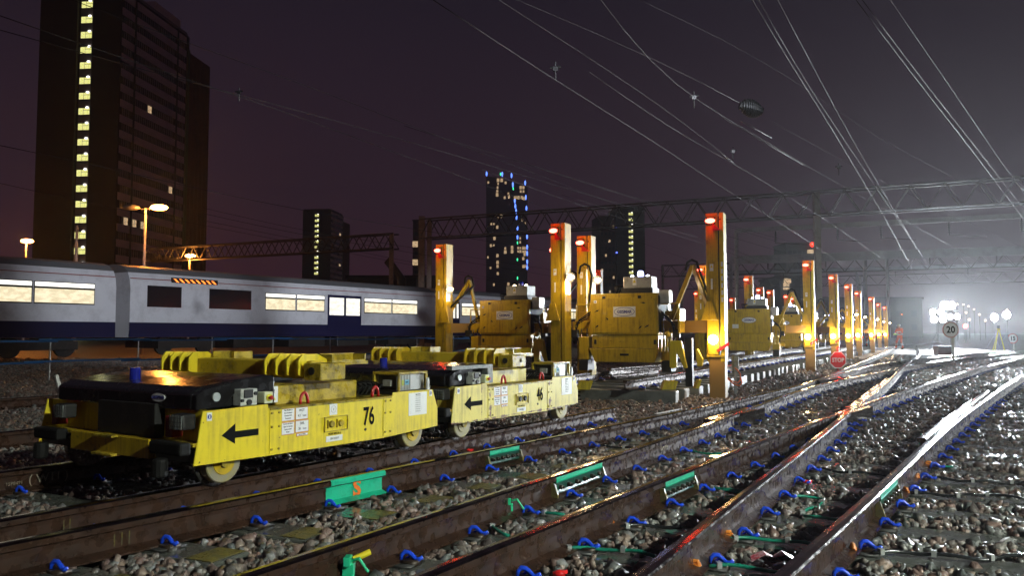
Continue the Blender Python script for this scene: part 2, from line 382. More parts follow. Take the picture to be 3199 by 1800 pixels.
# ------------------------------------------------------------------ rails
PROF = [(-.070, .011), (-.070, .020), (-.012, .040), (-.0095, .10), (-.012, .122), (-.035, .134), (-.0355, .160), (-.028, .1685),
        (0, .1705), (.028, .1685), (.0355, .160), (.035, .134), (.012, .122), (.0095, .10), (.012, .040), (.070, .020), (.070, .011)]
def sweep(P, prof, z0=0., closed=True, s0=None, s1=None):
    P = np.asarray(P)
    if s0 is not None:
        s = np.r_[0, np.cumsum(np.linalg.norm(np.diff(P, axis=0), axis=1))]; u = np.linspace(s0, s1, max(2, int((s1 - s0) / .12) + 1))
        P = np.c_[np.interp(u, s, P[:, 0]), np.interp(u, s, P[:, 1])]
    T = np.gradient(P, axis=0); T /= np.linalg.norm(T, axis=1)[:, None]; N = np.c_[T[:, 1], -T[:, 0]]
    n = len(prof); m = MB(); vs = []
    for p, nn in zip(P, N):
        for a, z in prof: vs.append((p[0] + nn[0] * a, p[1] + nn[1] * a, z0 + z))
    fs = []; mi = []
    for i in range(len(P) - 1):
        for k in range(n if closed else n - 1):
            k2 = (k + 1) % n; fs.append((i * n + k, i * n + k2, (i + 1) * n + k2, (i + 1) * n + k)); mi.append(1 if prof is PROF and 6 <= k <= 9 else 0)
    if closed:
        fs += [tuple(range(n))[::-1], tuple((len(P) - 1) * n + k for k in range(n))]; mi += [0, 0]
    m.v = vs; m.f = fs; m.m = mi; return m
def s_at(P, px):                              # arc position of the rail point nearest to a pixel
    q = atz(px[0], px[1], ZR); q = np.array((q.x, q.y)); d = np.linalg.norm(P - q, axis=1); i = int(d.argmin())
    s = np.r_[0, np.cumsum(np.linalg.norm(np.diff(P, axis=0), axis=1))]
    best = s[i]
    for j in (i - 1, i):
        if 0 <= j < len(P) - 1:
            v = P[j + 1] - P[j]; f = max(0, min(1, (q - P[j]) @ v / (v @ v))); pp = P[j] + v * f
            if np.linalg.norm(pp - q) < d[i] + 1e-9: d[i] = np.linalg.norm(pp - q); best = s[j] + f * np.linalg.norm(v)
    return best
def frame(P, s_):
    s = np.r_[0, np.cumsum(np.linalg.norm(np.diff(P, axis=0), axis=1))]
    p = np.array((np.interp(s_, s, P[:, 0]), np.interp(s_, s, P[:, 1]))); q = np.array((np.interp(s_ + .1, s, P[:, 0]), np.interp(s_ + .1, s, P[:, 1])))
    d = (q - p) / np.linalg.norm(q - p); return p, d
LAB = dict(A='brown rail carrying the near wheels of the two yellow trolleys', B='brown rail with the large teal patch and orange mark beside the trolleys',
           C='rusty rail with a teal insulated joint crossing between trolleys and bottom edge', D='dark rail running from the bottom edge to the middle frog with a teal bolted joint',
           R='wet shining rail curving far away past the STOP board', E='brightest shining rail nearest the lower corner, with a pale teal joint',
           F='rail under the far wheels of the trolleys, chalked (W11)', U='thin far rail crossing towards the round 20 board',
           G='dim rail farthest behind the trolleys near the blue barrier', H='dim rail just behind the front trolley',
           K='short check rail beside the central frog', L='short closing rail lying against the brightest shining rail')
ROBJ = {}
for k in RAIL:
    o = sweep(RAIL[k], PROF).build('check_rail' if k in 'KL' else 'rail', [RAILW, RAILH]); tag(o, LAB[k], 'rail'); ROBJ[k] = o
# spring clips with blue covers
cm = MB()
cm.tube([(-.005, -.012, .020), (-.002, -.010, .046), (.012, -.004, .060), (.032, 0, .058), (.050, .002, .044), (.066, .002, .030), (.084, .002, .030), (.100, .004, .040)], [.008, .0105, .0115, .0115, .011, .0105, .011, .009], n=8, mi=0)
cm.tube([(.010, .016, .022), (.030, .018, .040), (.052, .016, .026)], .008, n=6, mi=0)
cm.box((.045, 0, .014), (.075, .075, .026), 0, 1)
cm.box((.0, 0, .008), (.16, .15, .010), 0, 2)
CLIPBASE = mat('clip_housing_iron', (.05, .032, .022), .4, .3, dirt=(.02, .015, .012), amt=.5, bump=.2)
clip_me = None; FARM = []
PAD = mat('rubber_pad', (.03, .03, .03), .5)
def put_clip(P, d, par, ang, lim):
    global clip_me
    q = Vector((P[0] + d[1] * .062, P[1] - d[0] * .062, 0))
    if (q - Vector((0, 0, 0))).length > lim: return
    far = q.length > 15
    if clip_me is None:
        o = cm.build('clip', [BLUEP, CLIPBASE, PAD], par, smooth=True); clip_me = o
    else:
        o = dup(clip_me, parent=par)
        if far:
            if not FARM: fm = clip_me.data.copy(); fm.materials[0] = mat('far_blue_darkened', (.01, .02, .11), .35, coat=.3); FARM.append(fm)  # far clips: same blue, darkened in the colour to offset the floodlights
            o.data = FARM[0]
    o.location = q; o.rotation_euler = (0, 0, ang + rad(random.uniform(-6, 6)))
for k in RAIL:
    for P, d in CLIPS[k]: put_clip(P, d, ROBJ[k], RA if k in 'CDRE' else RA + rad(-4), 30)
# insulated joints
JP = [(.0125, .045), (.030, .047), (.036, .055), (.030, .075), (.030, .105), (.036, .122), (.040, .132), (.0370, .134), (.037, .158), (.0362, .158), (.0362, .133), (.0125, .121)]
def joint(k, pa, pb, dark=False):
    P = RAIL[k]; a, b_ = s_at(P, pa), s_at(P, pb)
    if b_ < a: a, b_ = b_, a
    jm = sweep(P, JP, s0=a, s1=b_); jm.m = [1 if (i % len(JP)) < 5 else 0 for i in range(len(jm.f))]; o = jm.build('insulated_joint', [TEAL if k != 'E' else mat('pale_teal_paint', (.10, .55, .45), .35, coat=.3), mat('oily_green_plate', (.012, .07, .05), .3, bump=.2, coat=.4)], ROBJ[k])
    n = 6
    for i in range(n):
        p, d = frame(P, a + (b_ - a) * (i + .5) / n); m = MB()
        m.tube([(.028, 0, .088), (.052, 0, .088), (.055, 0, .088)], [.016, .016, .012], n=6); m.tube([(.052, 0, .088), (.068, 0, .088)], .009, n=6)
        bo = m.build('bolt', CLIPBASE, o); bo.location = (p[0], p[1], 0); bo.rotation_euler = (0, 0, math.atan2(-d[0], d[1]))
    for ss in (a - .03, b_ + .01):
        p, d = frame(P, ss); e2 = MB().prism([(.0125, .03), (.062, .03), (.062, .05), (.036, .122), (.0125, .122)], lambda q_, t_: (q_[0], t_, q_[1]), 0, .02).build('end_post', YPT, o)
        e2.location = (p[0], p[1], 0); e2.rotation_euler = (0, 0, math.atan2(-d[0], d[1]))
joint('B', (1528, 1406), (1622, 1388)); joint('C', (1722, 1486), (1874, 1440)); joint('D', (2060, 1500), (2150, 1465)); joint('E', (2735, 1540), (2785, 1490))
# sprayed patch on rail B
P = RAIL['B']; a, b_ = s_at(P, (1000, 1500)), s_at(P, (1192, 1468))
VIS = [(.0375, .1345), (.0385, .160), (.029, .1705), (.028, .1705), (.0362, .160), (.0358, .1345)]
patch = sweep(P, VIS, s0=a + .02, s1=b_).build('painted_patch', TEAL, ROBJ['B'])
sweep(P, [(.071, .022), (.0135, .041), (.0115, .10), (.0135, .1215), (.0125, .1215), (.0105, .10), (.0125, .040), (.070, .0208)], s0=a, s1=b_ - .01).build('painted_patch', TEAL, ROBJ['B'])
p, d = frame(P, (a + b_) / 2 + .01)
text('S', .15, (p[0] + d[1] * .0155, p[1] - d[0] * .0155, .082), ORP, ROBJ['B'], rot=(rad(90), 0, math.atan2(d[1], d[0])), name='painted_mark', bold=.006)
# white survey strip on rail B and chalk marks on the webs
for pa, pb in (((2062, 1296), (2140, 1280)),):
    a, b_ = s_at(P, pa), s_at(P, pb); sweep(P, [(-.10, .172), (-.06, .172), (-.06, .178), (-.10, .178)], s0=a, s1=b_).build('white_strip', WHT, ROBJ['B'])
def webtext(k, px, body, size, m=None, z=.085, off=.0135, bold=0.):
    P = RAIL[k]; p, d = frame(P, s_at(P, px))
    return text(body, size, (p[0] + d[1] * off, p[1] - d[0] * off, z), m or WHT, ROBJ[k], rot=(rad(90), 0, math.atan2(d[1], d[0])), name='chalk_mark', bold=bold)
CHALK = mat('chalk', (.30, .26, .20), .8)
webtext('F', (180, 1458), '( W11 )', .085, CHALK); webtext('F', (78, 1474), '15P8491', .032, CHALK, z=.075)
webtext('B', (375, 1625), '| | |', .07, YPT); webtext('A', (225, 1590), '| |', .06, YPT)
webtext('B', (1965, 1318), '62', .06, CHALK); webtext('C', (2075, 1372), 'WNW', .07, CHALK); webtext('C', (2165, 1345), 'W11', .06, CHALK)
# frog castings at the crossings
def casting(px, L, w, label, ang):
    q = atz(*px, ZR); m = MB()
    for s in (-1, 1):
        m.prism([(-L / 2, s * w * .2 - .03), (L / 2, s * w - .03), (L / 2, s * w + .03), (-L / 2, s * w * .2 + .03)], lambda p_, t_: (p_[0], p_[1], t_), .02, .166)
    m.prism([(-L * .5, -.05), (L * .1, -.03), (L * .1, .03), (-L * .5, .05)], lambda p_, t_: (p_[0], p_[1], t_), .02, .150)
    o = m.build('frog', [RAILH]); o.location = (q.x, q.y, 0); o.rotation_euler = (0, 0, ang); tag(o, label, 'crossing')
casting((2655, 1282), 1.5, .10, 'cast steel frog where two shining rails meet in the middle', rad(56))
casting((2290, 1290), 1.6, .09, 'cast steel frog under the two converging rusty rails', rad(55))
casting((2600, 1182), 2.0, .10, 'cast steel frog behind the STOP board', rad(52))

# ------------------------------------------------------------------ ballast stones
def stones():
    N0 = 230000
    Y = np.random.rand(N0) ** 1.0 * 1.0
    ymin, ymax = 2.7, 34.
    u = np.random.rand(N0); Yv = ymin * (ymax / ymin) ** (u ** .95)
    X = (np.random.rand(N0) * 2 - 1) * .70 * (Yv + .3); p = np.c_[X, Yv]
    dens = 900 * np.clip(7.2 / Yv, 0, 1) ** 1.55
    # area density of the sampling: N/(range) -> keep with the right probability
    samp = N0 / math.log(ymax / ymin) / Yv / (1.4 * (Yv + .3)) * .95
    keep = np.random.rand(N0) < dens / samp
    p = p[keep]
    cc = p @ nv; tt = p @ tv
    kill = np.zeros(len(p), bool)
    for c_, t0, t1 in SLEEP:
        on = (np.abs(cc - c_) < .135) & (tt > t0 - .01) & (tt < t1 + .01); kill |= on & (np.random.rand(len(p)) < .965)
    for k in 'ABCDREF':
        P_ = RAIL[k]; P_ = P_[P_[:, 1] < 36]
        for i in range(len(P_) - 1):
            v = P_[i + 1] - P_[i]; L = np.linalg.norm(v); v = v / L; w = p - P_[i]; s_ = w @ v; o_ = np.abs(w @ np.array([v[1], -v[0]]))
            kill |= (s_ > -.02) & (s_ < L + .02) & (o_ < .082)
    p = p[~kill]; n = len(p)
    iv = np.array([(-1, -1, -1), (1, -1, -1), (1, 1, -1), (-1, 1, -1), (-1, -1, 1), (1, -1, 1), (1, 1, 1), (-1, 1, 1), (0, 0, 1.35), (1.3, 0, 0)], float) * .78
    fi = np.array([(0, 3, 2), (0, 2, 1), (4, 5, 8), (5, 6, 8), (6, 7, 8), (7, 4, 8), (0, 1, 5), (0, 5, 4), (1, 2, 9), (2, 6, 9), (6, 5, 9), (5, 1, 9), (2, 3, 7), (2, 7, 6), (3, 0, 4), (3, 4, 7)])
    V = np.repeat(iv[None], n, 0) * (1 + np.random.uniform(-.28, .22, (n, 10, 1)))
    V += np.random.normal(0, .15, (n, 10, 3))
    sz = np.random.lognormal(math.log(.0195), .30, n) * (1 + np.clip((p[:, 1] - 8) / 30, 0, .9)); sc = np.c_[np.random.uniform(.8, 1.35, n), np.random.uniform(.7, 1.1, n), np.random.uniform(.55, .9, n)]
    V *= sc[:, None, :] * sz[:, None, None]
    A = np.random.normal(size=(n, 4)); A /= np.linalg.norm(A, axis=1)[:, None]; w, x, y, z = A.T
    Rm = np.stack([1 - 2 * (y * y + z * z), 2 * (x * y - z * w), 2 * (x * z + y * w), 2 * (x * y + z * w), 1 - 2 * (x * x + z * z), 2 * (y * z - x * w), 2 * (x * z - y * w), 2 * (y * z + x * w), 1 - 2 * (x * x + y * y)], 1).reshape(n, 3, 3)
    V = np.einsum('nij,nkj->nki', Rm, V)
    hz = -.022 + np.random.rand(n) * .026 + .012 * np.sin(p[:, 0] * 2.3 + 1) * np.sin(p[:, 1] * 1.9)
    V[:, :, 0] += p[:, 0, None]; V[:, :, 1] += p[:, 1, None]; V[:, :, 2] += hz[:, None]
    F_ = (fi[None] + (np.arange(n) * 10)[:, None, None]).reshape(-1, 3)
    me = bpy.data.meshes.new('ballast_stones'); me.vertices.add(n * 10); me.vertices.foreach_set('co', V.reshape(-1))
    nf = len(F_); me.loops.add(nf * 3); me.polygons.add(nf); me.loops.foreach_set('vertex_index', F_.reshape(-1).astype(np.int32))
    me.polygons.foreach_set('loop_start', np.arange(0, nf * 3, 3, dtype=np.int32)); me.update(calc_edges=True)
    m, t, b = nodes_of('crushed_stone'); ge = t.nodes.new('ShaderNodeNewGeometry'); r = t.nodes.new('ShaderNodeValToRGB'); link(t, ge.outputs['Random Per Island'], r.inputs[0])
    e = r.color_ramp.elements; e[0].color = (.26, .145, .115, 1); e[1].color = (.34, .33, .32, 1)
    for po, co in ((.16, (.10, .095, .09)), (.34, (.26, .17, .14)), (.5, (.14, .155, .15)), (.66, (.34, .25, .20)), (.82, (.085, .10, .10))): q = e.new(po); q.color = (*co, 1)
    n_ = t.nodes.new('ShaderNodeTexNoise'); n_.inputs['Scale'].default_value = 90; n_.inputs['Detail'].default_value = 3
    tc_ = t.nodes.new('ShaderNodeTexCoord'); link(t, tc_.outputs['Object'], n_.inputs[0]); rr = t.nodes.new('ShaderNodeMapRange'); rr.inputs[3].default_value = .3; rr.inputs[4].default_value = 1.3; link(t, n_.outputs[0], rr.inputs[0])
    mx = t.nodes.new('ShaderNodeMix'); mx.data_type = 'RGBA'; mx.blend_type = 'MULTIPLY'; mx.inputs[0].default_value = 1; link(t, r.outputs[0], mx.inputs[6]); link(t, rr.outputs[0], mx.inputs[7]); link(t, mx.outputs[2], b.inputs['Base Color'])
    b.inputs['Roughness'].default_value = .42; b.inputs['Coat Weight'].default_value = .22; b.inputs['Coat Roughness'].default_value = .18
    bp = t.nodes.new('ShaderNodeBump'); bp.inputs['Strength'].default_value = .5; bp.inputs['Distance'].default_value = .006; link(t, n_.outputs[0], bp.inputs['Height']); link(t, bp.outputs[0], b.inputs['Normal'])
    me.materials.append(m); o = bpy.data.objects.new('ballast_stones', me); C.objects.link(o); tag(o, 'wet crushed stone ballast between the sleepers', 'ballast', kind='stuff')
    print('stones', n)
stones()

# ------------------------------------------------------------------ yellow rail trolleys
CA = math.atan2(math.cos(hA), math.sin(hA))
CO = Vector((-1.870, 4.721, 0)); CD = Vector((math.sin(hA), math.cos(hA), 0))
def sticker(par, u0, z0, u1, z1, m=None, v=-.0022, name='sticker', border=None):
    mb = MB(); cen = ((u0 + u1) / 2, v, (z0 + z1) / 2)
    if border: MB().box(cen, (u1 - u0, .0016, z1 - z0)).build('sticker_border', border, par); mb.box((cen[0], v - .0012, cen[2]), (u1 - u0 - .008, .0016, z1 - z0 - .008))
    else: mb.box(cen, (u1 - u0, .0016, z1 - z0))
    return mb.build(name, m or WHT, par)
def txt(par, s, size, u, z, v=-.0046, m=None, xs=.85, **k): return text(s, size, (u, v, z), m or INK, par, xs=xs, **k)
def trolley(num, at_u, paint, label, grp):
    o = empty('rail_trolley', CO + CD * at_u, CA); tag(o, label, 'rail trolley', grp)
    W = 1.74
    side = [(0, .315), (.055, .632), (.545, .640), (.55, .612), (1.76, .612), (1.77, .640), (2.27, .632), (2.335, .48), (2.335, .325), (1.64, .298), (.66, .305)]
    fn = lambda p, t: (p[0], t, p[1])
    sp = MB().prism(side, fn, 0, .012).build('side_panel', paint, o, bevel=.003)
    MB().prism(side, fn, W - .012, W).build('side_panel', paint, o, bevel=.003)
    # bolted lap plates and top flange lip
    MB().b2((.56, -.006, .598), (1.75, .06, .612)).build('top_flange', YELG, o, bevel=.002)
    MB().b2((.56, -.003, .318), (.66, 0, .598)).build('lap_plate', paint, sp); MB().b2((1.655, -.003, .312), (1.755, 0, .598)).build('lap_plate', paint, sp)
    bolt0 = None
    for u in (.575, .635, 1.675, 1.735):
        for z in (.58, .49, .345):
            if bolt0 is None: bolt0 = MB().tube([(0, 0, 0), (0, -.006, 0)], .0085, n=7).build('bolt', YELG, sp)
            q = bolt0 if (u, z) == (.575, .58) else dup(bolt0)
            q.location = (u, -.003, z)
    # frame, deck, axles
    MB().b2((.02, .02, .33), (2.32, W - .02, .40)).build('chassis', BLKM, o)
    MB().b2((.62, .03, .56), (2.28, W - .03, .600)).build('deck', YELG, o, bevel=.004)
    for u in (.27, 2.10):
        MB().tube([(u, .1, .30), (u, W - .1, .30)], .03).build('axle', BLKM, o)
        for vv, s in ((.115, 1), (W - .115, -1)):
            w = MB(); R_ = .128
            w.tube([(u, vv - .04 * s, .30), (u, vv + .035 * s, .30)], R_, n=32); w.build('wheel', [WHEEL], o, smooth=False, bevel=.006)
            f = MB().tube([(u, vv + .035 * s, .30), (u, vv + .058 * s, .30)], R_ + .026, n=32).build('flange', STEEL, o)
            MB().tube([(u, vv - .041 * s, .30), (u, vv - .046 * s, .30)], [R_ * .62, R_ * .60], n=24).build('wheel_web', YELM if num == '76' else WHEEL, o)
            MB().tube([(u, vv - .046 * s, .30), (u, vv - .066 * s, .30)], .035, n=14).build('hub', YELG, o)
    # front end: corner posts, bumper beam, radiator box, lamps
    for v0, v1 in ((.012, .44), (1.04, W - .012)):
        MB().b2((.09, v0, .43), (.13, v1, .632)).build('front_plate', paint, o, bevel=.003)
        MB().b2((.0, v0, .425), (.12, v1, .445)).build('front_shelf', YELG, o, bevel=.002)
    MB().b2((-.055, .36, .335), (-.005, 1.22, .455)).build('front_beam', YELG if num == '46' else YELM, o, bevel=.004)
    for z in (.452, .338): MB().b2((-.10, .68, z - .008), (-.055, .90, z + .008)).build('tow_lug', YELG, o, bevel=.003)
    MB().b2((.02, .42, .455), (.14, 1.04, .66)).build('radiator_box', BLKM, o, bevel=.004)
    for v in (.13, W - .30):
        mb = MB().b2((-.11, v - .15, .385), (-.03, v + .15, .462)); mb.tube([(-.13, v, .37), (-.13, v, .26)], .045, n=12); mb.build('buffer', RUB, o, bevel=.015, seg=2)
    for v, nm in ((.10, 0), (W - .36, 1)):
        hl = MB().b2((-.05, v - .062, .525), (.04, v + .062, .620)).build('headlamp', BLKM, o, bevel=.012, seg=2)
        le = MB().b2((-.054, v - .052, .533), (-.048, v + .052, .612)).build('lens', mat('lamp_glass', (.30, .33, .33), .12, .3, bump=.6, bscale=120), hl)
        gr = MB()
        for i in range(5): gr.bar((-.062, v - .05 + i * .025, .530), (-.062, v - .05 + i * .025, .616), .0035, .0035)
        for i in range(3): gr.bar((-.062, v - .060, .55 + i * .025), (-.062, v + .060, .55 + i * .025), .0035, .0035)
        gr.build('grille', BLKM, hl)
        MB().b2((-.01, v + .10, .47), (.07, v + .17, .60)).build('tail_lamp', mat('dull_red_lens', (.16, .012, .01), .3), o, bevel=.006)
        MB().b2((.052, v + .02, .64), (.056, v + .085, .69)).build('sticker', WHT, o)
    MB().tube([(.12, W - .06, .66), (.10, W - .03, .80)], .014, n=6).build('lever', mat('pale_handle', (.5, .5, .5), .4), o)
    # black moulded hood
    hp = [(.045, .632), (.045, .735), (.12, .772), (.34, .800), (.62, .822), (.685, .815), (.69, .632)]
    hd = MB().prism(hp, fn, .10, W - .16).build('hood', BLK, o, bevel=.014, seg=3)
    MB().prism([(.05, .634), (.05, .73), (.12, .765), (.33, .795), (.33, .72), (.24, .64)], fn, .055, .099).build('hood_cheek', BLK, o, bevel=.006)
    if num == '46':
        for a_, b_ in (((.05, .78), (.69, .80)), ((.60, .64), (.69, .78))): MB().b2((a_[0], .03, a_[1] - (.005 if a_[0] < .1 else 0)), (b_[0], .098, b_[1] + .012)).build('hood_guard', mat('scuffed_grey_steel', (.10, .11, .11), .5, dirt=(.25, .25, .24), amt=.5, scale=14, bump=.2), o, bevel=.004)
    # side lamp, control box, stop button
    MB().tube([(.185, .054, .708), (.185, .044, .708)], .028, n=20).build('side_lamp', mat('frosted_lamp', (.55, .60, .60), .2, .4, bump=.5, bscale=60), o)
    cb = MB().b2((.345, .02, .640), (.475, .095, .745)).build('control_box', mat('white_control_box', (.55, .57, .54), .4, dirt=(.25, .25, .22), amt=.4, scale=20), o, bevel=.004)
    MB().b2((.365, .010, .690), (.435, .02, .742)).build('display', BLKM, cb, bevel=.003)
    for u, z, r_ in ((.455, .715, .012), (.405, .662, .018), (.352, .675, .010)): MB().tube([(u, .02, z), (u, .006, z)], r_, n=12).build('knob', BLKM, cb)
    sb = MB().b2((.515, .0, .645), (.585, .07, .718)).build('stop_box', mat('cream_box', (.62, .64, .42), .4), o, bevel=.004)
    MB().tube([(.552, 0, .682), (.552, -.004, .682)], .024, n=16).build('stop_plate', mat('stop_yellow', (.70, .62, .03), .4), sb)
    MB().tube([(.552, -.004, .682), (.552, -.026, .682), (.552, -.030, .682)], [.010, .015, .012], n=14).build('stop_button', REDP, sb)
    # slewing table and cross beam with rollers
    sg = [(.80, .602), (.80, .735), (1.60, .735), (1.60, .602)]
    MB().prism(sg, fn, .22, .62).build('turntable_box', YELG if num == '76' else paint, o, bevel=.006)
    sticker(o, .735, .625, .80, .735, WHT, v=.20)
    txt(o, '!', .04, .767, .70, v=.197); txt(o, '▲', .03, .767, .65, v=.197, m=YEL)
    for u, m_ in ((.90, 0), (1.62, 1)):
        sh = MB().tube([(u + .035 * math.cos(t_), .05, .615 + .075 * math.sin(t_)) for t_ in [math.pi * i / 10 for i in range(11)]], .011, n=8); sh.build('shackle', REDP, o, smooth=True)
    MB().b2((1.10, .20, .770), (1.24, 1.80, .900)).build('cross_beam', mat('ochre_beam_paint', (.66, .47, .03), .36, dirt=(.22, .15, .03), amt=.35, scale=7, bump=.1, rvar=.1), o, bevel=.012, seg=2)
    MB().b2((1.05, .6, .735), (1.29, 1.2, .772)).build('beam_pivot', BLKM, o)
    eb = MB().b2((1.03, .03, .765), (1.28, .20, .885)).build('beam_end_box', YELG, o, bevel=.006)
    MB().tube([(1.029, .115, .83), (1.022, .115, .83)], .028, n=14).build('end_bore', BLKM, eb)
    if num == '46': txt(eb, '46', .06, 1.18, .83, v=.029)
    pl = [(1.02, .80), (1.02, .90), (1.06, .948), (1.20, .948), (1.30, .905), (1.30, .84), (1.24, .775), (1.10, .765)]
    for base in (.24, 1.49):
        for i in range(4): MB().prism(pl, fn, base + i * .118, base + i * .118 + .014).build('roller_plate', YELM if num == '46' else YEL, o, bevel=.002)
        MB().tube([(1.16, base + .014, .85), (1.16, base + .354, .85)], .085, n=16).build('roller', mat('ochre_beam_paint', (.66, .47, .03), .36), o, smooth=False)
        cg = MB()
        for v_ in (base - .30, base - .04): cg.b2((1.22, v_, .88), (1.40, v_ + .012, .952))
        cg.b2((1.385, base - .30, .89), (1.40, base - .03, .95)); cg.bar((1.23, base - .30, .892), (1.23, base - .03, .892), .012, .012)
        if base > 1: cg.build('rail_guide', YELG, o)
        else:
            cg2 = MB()
            for u_ in (1.31, 1.66): cg2.b2((u_, .20, .885), (u_ + .014, .34, .94))
            cg2.b2((1.31, .325, .885), (1.674, .34, .945)); cg2.b2((1.31, .2, .885), (1.674, .212, .897)); cg2.b2((1.29, .19, .86), (1.69, .36, .885)); cg2.build('rail_guide', YELG, o)
    # rear cabinet
    rc = MB(); rc.b2((1.93, .08, .765), (2.30, .36, .785)); rc.b2((1.93, .345, .64), (2.30, .36, .765))
    for u_ in (1.935, 2.285):
        for v_ in (.085, .345): rc.b2((u_ - .01, v_ - .008, .61), (u_ + .012, v_ + .008, .765))
    rc.build('cabinet_frame', YELG, o, bevel=.002)
    pn = MB().b2((1.965, .10, .635), (2.275, .34, .762)).build('cabinet', mat('bright_steel_panel', (.55, .56, .55), .3, .5, dirt=(.3, .3, .28), amt=.3, scale=12), o, bevel=.003)
    MB().b2((1.955, .13, .64), (1.964, .32, .755)).build('cabinet_door', BLKM, o); MB().b2((1.93, .17, .67), (1.955, .25, .72)).build('latch', GREYB, o)
    for i in range(4): MB().b2((1.985 + i * .035, .096, .640), (1.989 + i * .035, .0995, .758)).build('cabinet_rib', GREYB, pn)
    MB().b2((1.985, .094, .675), (2.01, .096, .72)).build('sticker', mat('lime_sticker', (.5, .55, .1), .4), pn); MB().b2((2.02, .094, .680), (2.075, .096, .72)).build('sticker', mat('pale_blue_sticker', (.16, .42, .60), .4), pn)
    txt(pn, 'LEVB', .018, 2.047, .70, v=.0925)
    MB().b2((1.93, .06, .602), (2.31, .38, .635)).build('cabinet_base', BLKM, o)
    hdl = MB().prism([(2.21, .60), (2.25, .60), (2.245, .725), (2.235, .735), (2.218, .725)], fn, .015, .035).build('brake_handle', mat('pale_handle', (.5, .5, .5), .4), o, bevel=.004)
    MB().b2((1.62, .3, .602), (1.9, .9, .70)).build('hydraulic_block', BLKM, o, bevel=.01)
    for i in range(5): MB().tube([(1.65 + i * .05, .28, .62), (1.67 + i * .06, .24, .68), (1.72 + i * .05, .34, .70), (1.78 + i * .02, .5, .69)], .009, n=6).build('hose', RUB, o, smooth=True)
    # print
    ar = MB().prism([(.19, .475), (.29, .540), (.29, .492), (.47, .492), (.47, .450), (.29, .450), (.29, .415)], fn, -.0022, -.0006).build('arrow', INK, o)
    for (u0, u1) in ((.655, .768),):
        sticker(o, u0, .515, u1, .600, border=REDI); sticker(o, u0, .425, u1, .510, border=REDI)
        sticker(o, .775, .515, .888, .600, border=REDI); sticker(o, .775, .430, .895, .512, border=REDI); sticker(o, .785, .405, .89, .426, border=REDI)
    for i, s in enumerate(('This Machine Is', 'Not Permitted', 'Outside Of A', 'Possession')): txt(o, s, .0135, .711, .588 - i * .018)
    for i, s in enumerate(('Correct Air Before', 'Open To Operate', 'Spring Loaded', 'Brakes')): txt(o, s, .0125, .711, .498 - i * .018)
    txt(o, 'WGT', .024, .83, .578); txt(o, '4.2', .022, .808, .543); txt(o, 'Tonnes', .013, .855, .542)
    txt(o, 'SWL', .024, .835, .490); txt(o, '20', .022, .812, .455); txt(o, 'Tonnes', .013, .857, .454); txt(o, 'Rev Cert. Officer', .010, .838, .4155)
    sticker(o, 1.09, .52, 1.165, .602); ring = MB().tube([(1.1275 + .024 * math.cos(t_), -.0048, .561 + .024 * math.sin(t_)) for t_ in [math.pi * i / 10 for i in range(21)]], .0012, n=4).build('emblem', GREYB, o); txt(o, 'V', .025, 1.128, .56, m=GREYB)
    fr = MB()
    for a_, b_ in (((1.04, .405), (1.27, .411)), ((1.04, .505), (1.27, .511)), ((1.04, .405), (1.046, .511)), ((1.264, .405), (1.27, .511))): fr.b2((a_[0], -.010, a_[1]), (b_[0], 0, b_[1]))
    fr.build('socket_frame', YELG, o)
    for u in (1.11, 1.20): MB().tube([(u, 0, .458), (u, -.02, .458)], [.026, .022], n=14).build('socket', YELG if num == '76' else BLKM, o, bevel=.003); MB().b2((u - .04, -.012, .43), (u - .033, 0, .49)).build('socket_hinge', YELG, o)
    txt(o, '99709 909218-6', .022, 1.14, .388, m=INK); sticker(o, 1.06, .335, 1.22, .375); txt(o, '20/12/2017', .022, 1.14, .355, m=GREYB)
    txt(o, num, .185, 1.495 if num == '76' else 1.50, .475, v=-.0026, xs=.66, bold=.004, name='number')
    MB().tube([(1.46, 0, .385), (1.46, -.004, .385)], .011, n=10).build('drain_hole', BLKM, o)
    sticker(o, 1.955, .440, 2.185, .620)
    txt(o, 'Daily Checks', .014, 2.07, .605)
    for i in range(8): txt(o, 'checked by date sign' if i % 2 else 'fuel oil brakes lamps', .009, 2.07, .59 - i * .017, m=GREYB)
    for u, z in ((.10, .598), (2.235, .605)):
        sticker(o, u - .018, z - .025, u + .018, z + .025); MB().tube([(u, -.0046, z), (u, -.0056, z)], .014, n=16).build('emblem', BLUEI, o); MB().b2((u - .003, -.0066, z - .009), (u + .003, -.0058, z + .009)).build('emblem', WHT, o)
    # blue beacon and badge on the hood front
    MB().tube([(.24, .98, .78), (.24, .98, .865)], .036, n=14).build('beacon', mat('blue_beacon_cap', (.012, .02, .26), .2, coat=.5), o)
    bd = MB(); bd.v = []; pts = [(.07 * math.cos(t_), .026 * math.sin(t_)) for t_ in [2 * math.pi * i / 24 for i in range(24)]]
    MB().prism(pts, lambda p, t: (t, .42 - p[0], .70 + p[1]), .040, .0435).build('badge', WHT, o)
    text('GEISMAR', .032, (.0385, .42, .70), BLUEI, o, rot=(rad(90), 0, -rad(90)), name='badge_lettering')
    return o
t76 = trolley('76', 0, YEL, 'glossy yellow rail trolley numbered 76 with a black arrow, foremost on the rails', 'yellow rail trolleys')
t46 = trolley('46', 2.525, YEL46, 'faded rust-streaked yellow rail trolley numbered 46, coupled behind number 76', 'yellow rail trolleys')

